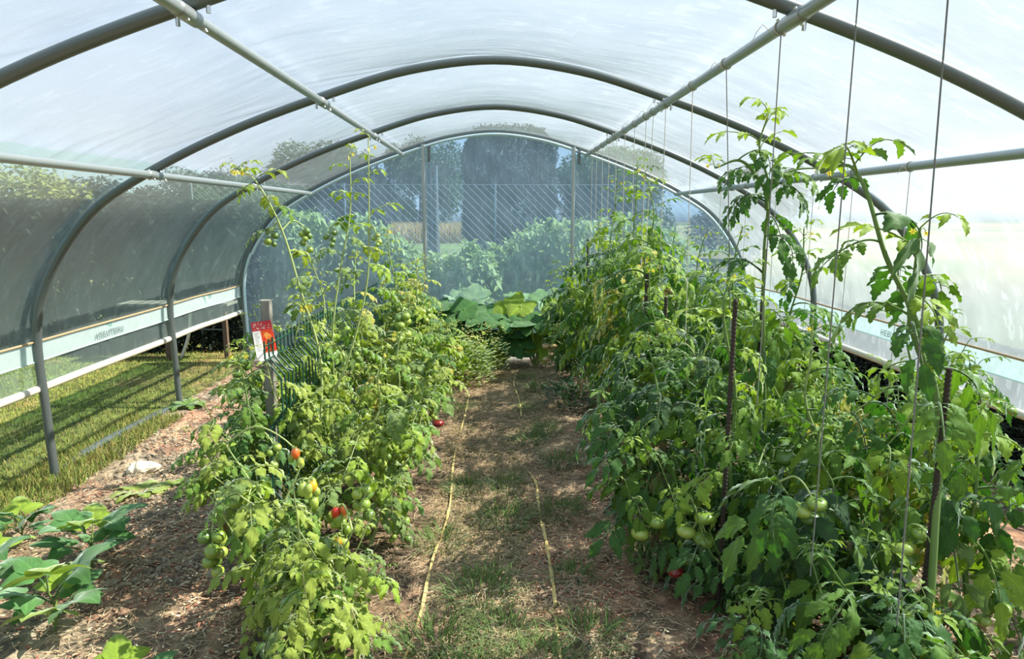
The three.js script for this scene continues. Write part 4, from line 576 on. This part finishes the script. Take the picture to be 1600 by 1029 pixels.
// ---------------------------------------------------------------- outside
function clumpGeo(seed, n, leaf, f) {          // n bent leaf blades of two triangles
  const rng = RNG(seed), b = new MB(), d = V(), s = V(), q = V();
  for (let i = 0; i < n; i++) { const P = f(rng), a = rng() * 6.28, L = leaf * (0.7 + 0.7 * rng()), W = L * 0.55; d.set(cos(a), (rng() - 0.45) * 1.2, sin(a)).normalize(); s.set(-sin(a), (rng() - 0.5), cos(a)).normalize(); const k = b.n; b.v(P, 0.5, 0); b.v(q.copy(P).addScaledVector(d, L * 0.5).addScaledVector(s, W / 2), 0.9, 0.5); b.v(q.copy(P).addScaledVector(d, L).add(V(0, -L * 0.2, 0)), 0.5, 1); b.v(q.copy(P).addScaledVector(d, L * 0.5).addScaledVector(s, -W / 2), 0.1, 0.5); b.quad(k, k + 1, k + 2, k + 3); }
  return b.geo();
}
const crown = (seed, n, leaf, low = 0.28) => { const rr = RNG(seed * 7), cl = Array.from({ length: 16 }, () => { const a = rr() * 6.28, r = 0.75 * sqrt(rr()), y = low + (0.88 - low) * rr(); return [V(cos(a) * r, y, sin(a) * r), 0.2 + 0.2 * rr()]; }); return clumpGeo(seed, n, leaf, (rng) => { const [c, r] = cl[floor(rng() * 16)], a = rng() * 6.28, e = Math.acos(2 * rng() - 1), k = r * pow(rng(), 0.35); return V(c.x + cos(a) * sin(e) * k, c.y + cos(e) * k * 0.7, c.z + sin(a) * sin(e) * k); }); };
const CROWN = [crown(301, 14000, 0.055), crown(302, 14000, 0.055), crown(303, 8000, 0.05), crown(304, 22000, 0.06, 0.1), crown(305, 22000, 0.06, 0.1)], CONE = clumpGeo(310, 40000, 0.05, (r) => { const y = pow(r(), 0.9), a = r() * 6.28, k = (0.7 + 0.3 * min(1, (1 - y) * 8)) * (0.86 + 0.2 * vnoise(a * 3, y * 9, 6)) * pow(r(), 0.12); return V(cos(a) * k, y, sin(a) * k); });
const BOX = clumpGeo(320, 30000, 0.085, (r) => { const f = r(); return V((r() - 0.5) * 2, f < 0.4 ? 0.93 + 0.1 * vnoise(r() * 9, 2, 1) : r(), f < 0.4 ? (r() - 0.5) * 2 : (r() < 0.5 ? -1 : 1) * (0.8 + 0.25 * r())); });
function tree(label, x, z, w, h, mat, g, d = w, name = 'garden_tree', cat = 'tree') { const o = thing(name, label, cat, [x, -0.06, z], hash2(x * 10, z * 10) * 6); const f = mesh('foliage', g, mat, o); f.scale.set(w / 2, h, d / 2); stuffOf(f); mesh('trunk', tubeGeo([V(0, -0.1, 0), V(0.04, h * 0.3, 0), V(0, h * 0.7, 0.03)], max(0.06, h * 0.03), 0.04, 8), SM.bark, o); return o; }
tree('tall dark blue-green cypress standing straight behind the end wall', 0.5, -25, 3.5, 4.75, LM.cypress, CONE, 3.5, 'cypress_tree');
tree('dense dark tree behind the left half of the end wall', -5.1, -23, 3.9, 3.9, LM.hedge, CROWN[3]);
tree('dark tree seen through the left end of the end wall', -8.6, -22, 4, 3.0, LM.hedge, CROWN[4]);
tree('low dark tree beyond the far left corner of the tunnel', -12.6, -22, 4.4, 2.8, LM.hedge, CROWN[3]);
tree('broad green tree right of the cypress behind the right end post', 4.7, -26, 4.6, 4.1, LM.tree, CROWN[3]);
tree('darker tree farther right behind the tomato row', 9.2, -24, 4.4, 3.1, LM.hedge, CROWN[4]);
tree('distant leafy tree left of the sky gap, across the field', -6.4, -58, 7.6, 8.0, LM.tree, CROWN[3]);
tree('low distant tree under the sky gap, left of the cypress', 0.3, -66, 6, 5.9, LM.tree, CROWN[4]);
tree('wide distant tree across the field on the far left', -16, -62, 11, 8, LM.tree, CROWN[3]);
tree('wide distant tree across the field on the right', 11, -66, 12, 8, LM.tree, CROWN[3]);
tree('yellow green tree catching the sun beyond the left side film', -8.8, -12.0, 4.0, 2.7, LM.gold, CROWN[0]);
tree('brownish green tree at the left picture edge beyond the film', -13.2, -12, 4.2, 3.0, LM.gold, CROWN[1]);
tree('green tree beyond the left film near the end wall', -5.4, -14.5, 2.6, 2.6, LM.tree, CROWN[2]);
tree('dark tree far left of the tunnel', -18.5, -13, 5, 2.8, LM.tree, CROWN[0]);
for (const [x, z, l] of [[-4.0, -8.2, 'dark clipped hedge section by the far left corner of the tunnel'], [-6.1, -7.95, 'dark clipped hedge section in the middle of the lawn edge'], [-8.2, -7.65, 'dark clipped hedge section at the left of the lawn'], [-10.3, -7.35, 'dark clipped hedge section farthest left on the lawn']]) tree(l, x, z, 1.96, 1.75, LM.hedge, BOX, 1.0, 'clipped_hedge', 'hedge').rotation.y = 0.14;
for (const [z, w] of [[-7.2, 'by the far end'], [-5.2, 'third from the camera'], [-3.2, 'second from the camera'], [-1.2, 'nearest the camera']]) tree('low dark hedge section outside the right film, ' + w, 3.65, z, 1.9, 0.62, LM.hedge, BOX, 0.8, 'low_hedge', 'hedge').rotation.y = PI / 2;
// berry canes in a row outside the end wall
const BERRY = [1, 2, 3].map((i) => clumpGeo(330 + i, 2400, 0.17, (r) => { const y = pow(r(), 0.8), a = r() * 6.28, k = (0.15 + 0.75 * sqrt(r())) * (1.25 - 0.6 * y) * (0.75 + 0.5 * vnoise(a * 1.6, y * 4, i)); return V(cos(a) * k, y * (0.78 + 0.4 * vnoise(a * 1.3 + 5, i * 3, 2)), sin(a) * k * 0.8); }));
[[-2.55, 1.33, 'at the far left, behind the film gathers'], [-1.95, 1.29, 'with bright leaf tips, second from the left'], [-1.35, 1.20, 'third from the left'], [-0.72, 0.90, 'a low one at the left end post'], [-0.15, 1.03, 'in front of the thick post'], [0.4, 1.22, 'right of the middle of the wall'], [0.95, 1.25, 'behind the right end post'], [1.55, 1.29, 'right of the right end post'], [2.2, 1.25, 'farthest right, behind the tomato tips']].forEach(([x, h, w], i) => {
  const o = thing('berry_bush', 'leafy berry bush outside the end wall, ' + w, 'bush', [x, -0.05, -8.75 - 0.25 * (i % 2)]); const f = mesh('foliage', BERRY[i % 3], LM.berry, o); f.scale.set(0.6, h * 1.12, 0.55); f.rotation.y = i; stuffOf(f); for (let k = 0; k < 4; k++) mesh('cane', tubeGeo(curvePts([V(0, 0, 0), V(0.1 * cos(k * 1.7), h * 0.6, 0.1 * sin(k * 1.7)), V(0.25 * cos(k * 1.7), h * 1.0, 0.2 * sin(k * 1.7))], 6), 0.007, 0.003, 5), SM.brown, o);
});
// diamond wire fence behind the berries
{
  const o = thing('wire_fence', 'thin diagonal wire fence behind the berry bushes', 'fence', [0, 0, -10.4]), W = 4.6, H = 2.06, g = [];
  const wire = new THREE.MeshStandardMaterial({ color: '#8c979c', roughness: 0.5, metalness: 0.2 });
  for (const s of [1, -1]) { const b = new MB(); for (let k = -W - H; k < W + H; k += 0.12) { const x0 = max(-W, min(W, k)), x1 = max(-W, min(W, k + s * H)); const y0 = (x0 - k) * s, y1 = (x1 - k) * s; if (abs(x1 - x0) < 0.03) continue; const r = s < 0 ? 0.0032 : 0.0012; b.tube([V(x0, min(y0, H), 0.006 * s), V(x1, min(y1, H), 0.006 * s)], r, r, 4, false); } stuffOf(mesh('diagonal_wires', b.geo(), wire, o)); }
  mesh('top_wire', tubeGeo([V(-W, H, 0), V(0, H, 0), V(W, H, 0)], 0.004, 0.004, 5), wire, o);
  for (const x of [-4.6, -2.3, 0, 2.3, 4.6]) mesh('fence_post', tubeGeo([V(x, -0.1, 0.03), V(x, H + 0.02, 0.03)], 0.014, 0.014, 8), wire, o);
}
{ const o = thing('timber_post', 'thick grey wooden post standing behind the berry bushes', 'post', [-1.78, 0, -19]); const c = mesh('post_body', boxGeo(0.3, 3.1, 0.26, 0.02), M.wood, o); c.position.y = 1.45; const k = mesh('cap_board', boxGeo(0.5, 0.05, 0.3, 0.01), M.wood, o); k.position.set(0.08, 3.02, 0); k.rotation.z = 0.12; const p = mesh('pale_pole', tubeGeo([V(0.2, 0, 0.16), V(0.18, 1.5, 0.16), V(0.17, 2.95, 0.16)], 0.022, 0.022, 8), M.bolt, o); }
{ // tall dry grass strip across the field
  const rng = RNG(91), Q = new THREE.Quaternion(), E = new THREE.Euler(), bl = new MB(); bl.v(V(-0.5, 0, 0)); bl.v(V(0.5, 0, 0)); bl.v(V(-0.4, 0.6, 0.05)); bl.v(V(0.4, 0.6, 0.05)); bl.v(V(0.1, 1, 0.25)); bl.quad(0, 1, 3, 2); bl.tri(2, 3, 4); const c = ['#c9a66a', '#b99a5e', '#d2b57c'].map((q) => new THREE.Color(q)), a = [];
  for (let i = 0; i < 26000; i++) { const x = lerp(-22, 9, rng()), z = -40 - 6 * rng(); E.set((rng() - 0.5) * 0.3, rng() * 6.28, (rng() - 0.5) * 0.4); a.push({ p: V(x, -0.06, z), q: Q.clone().setFromEuler(E), s: V(0.035, 0.9 + 0.45 * rng(), 0.5), c: c[floor(rng() * 3)] }); }
  tag(scatter('tall_grass', bl.geo(), new THREE.MeshStandardMaterial({ roughness: 0.95, side: THREE.DoubleSide }), a), 'strip of tall dry straw coloured grass across the field', 'tall grass');
}
// trestle under the hedge, seen below the raised film
{ const o = thing('garden_trestle', 'old trestle with one pale bent leg standing on the shaded lawn', 'trestle', [-3.55, 0, -7.45]); mesh('leg', tubeGeo(curvePts([V(-0.02, 0, 0), V(0.08, 0.25, 0), V(0.13, 0.55, 0)], 10), 0.02, 0.018, 8), new THREE.MeshStandardMaterial({ color: '#cfc9b6', roughness: 0.6 }), o); mesh('leg', boxGeo(0.09, 0.62, 0.06), SM.bark, o).position.set(-0.12, 0.3, 0.02); const r = mesh('cross_rail', tubeGeo([V(-0.5, 0.33, 0), V(0.1, 0.34, 0), V(0.5, 0.33, 0)], 0.008, 0.008, 6), M.darkSteel, o); const t = mesh('top_board', boxGeo(1.2, 0.03, 0.3), M.wood, o); t.position.set(0, 0.63, 0); mesh('leg', boxGeo(0.05, 0.62, 0.05), SM.bark, o).position.set(0.5, 0.3, 0); }
renderer.render(scene, camera);
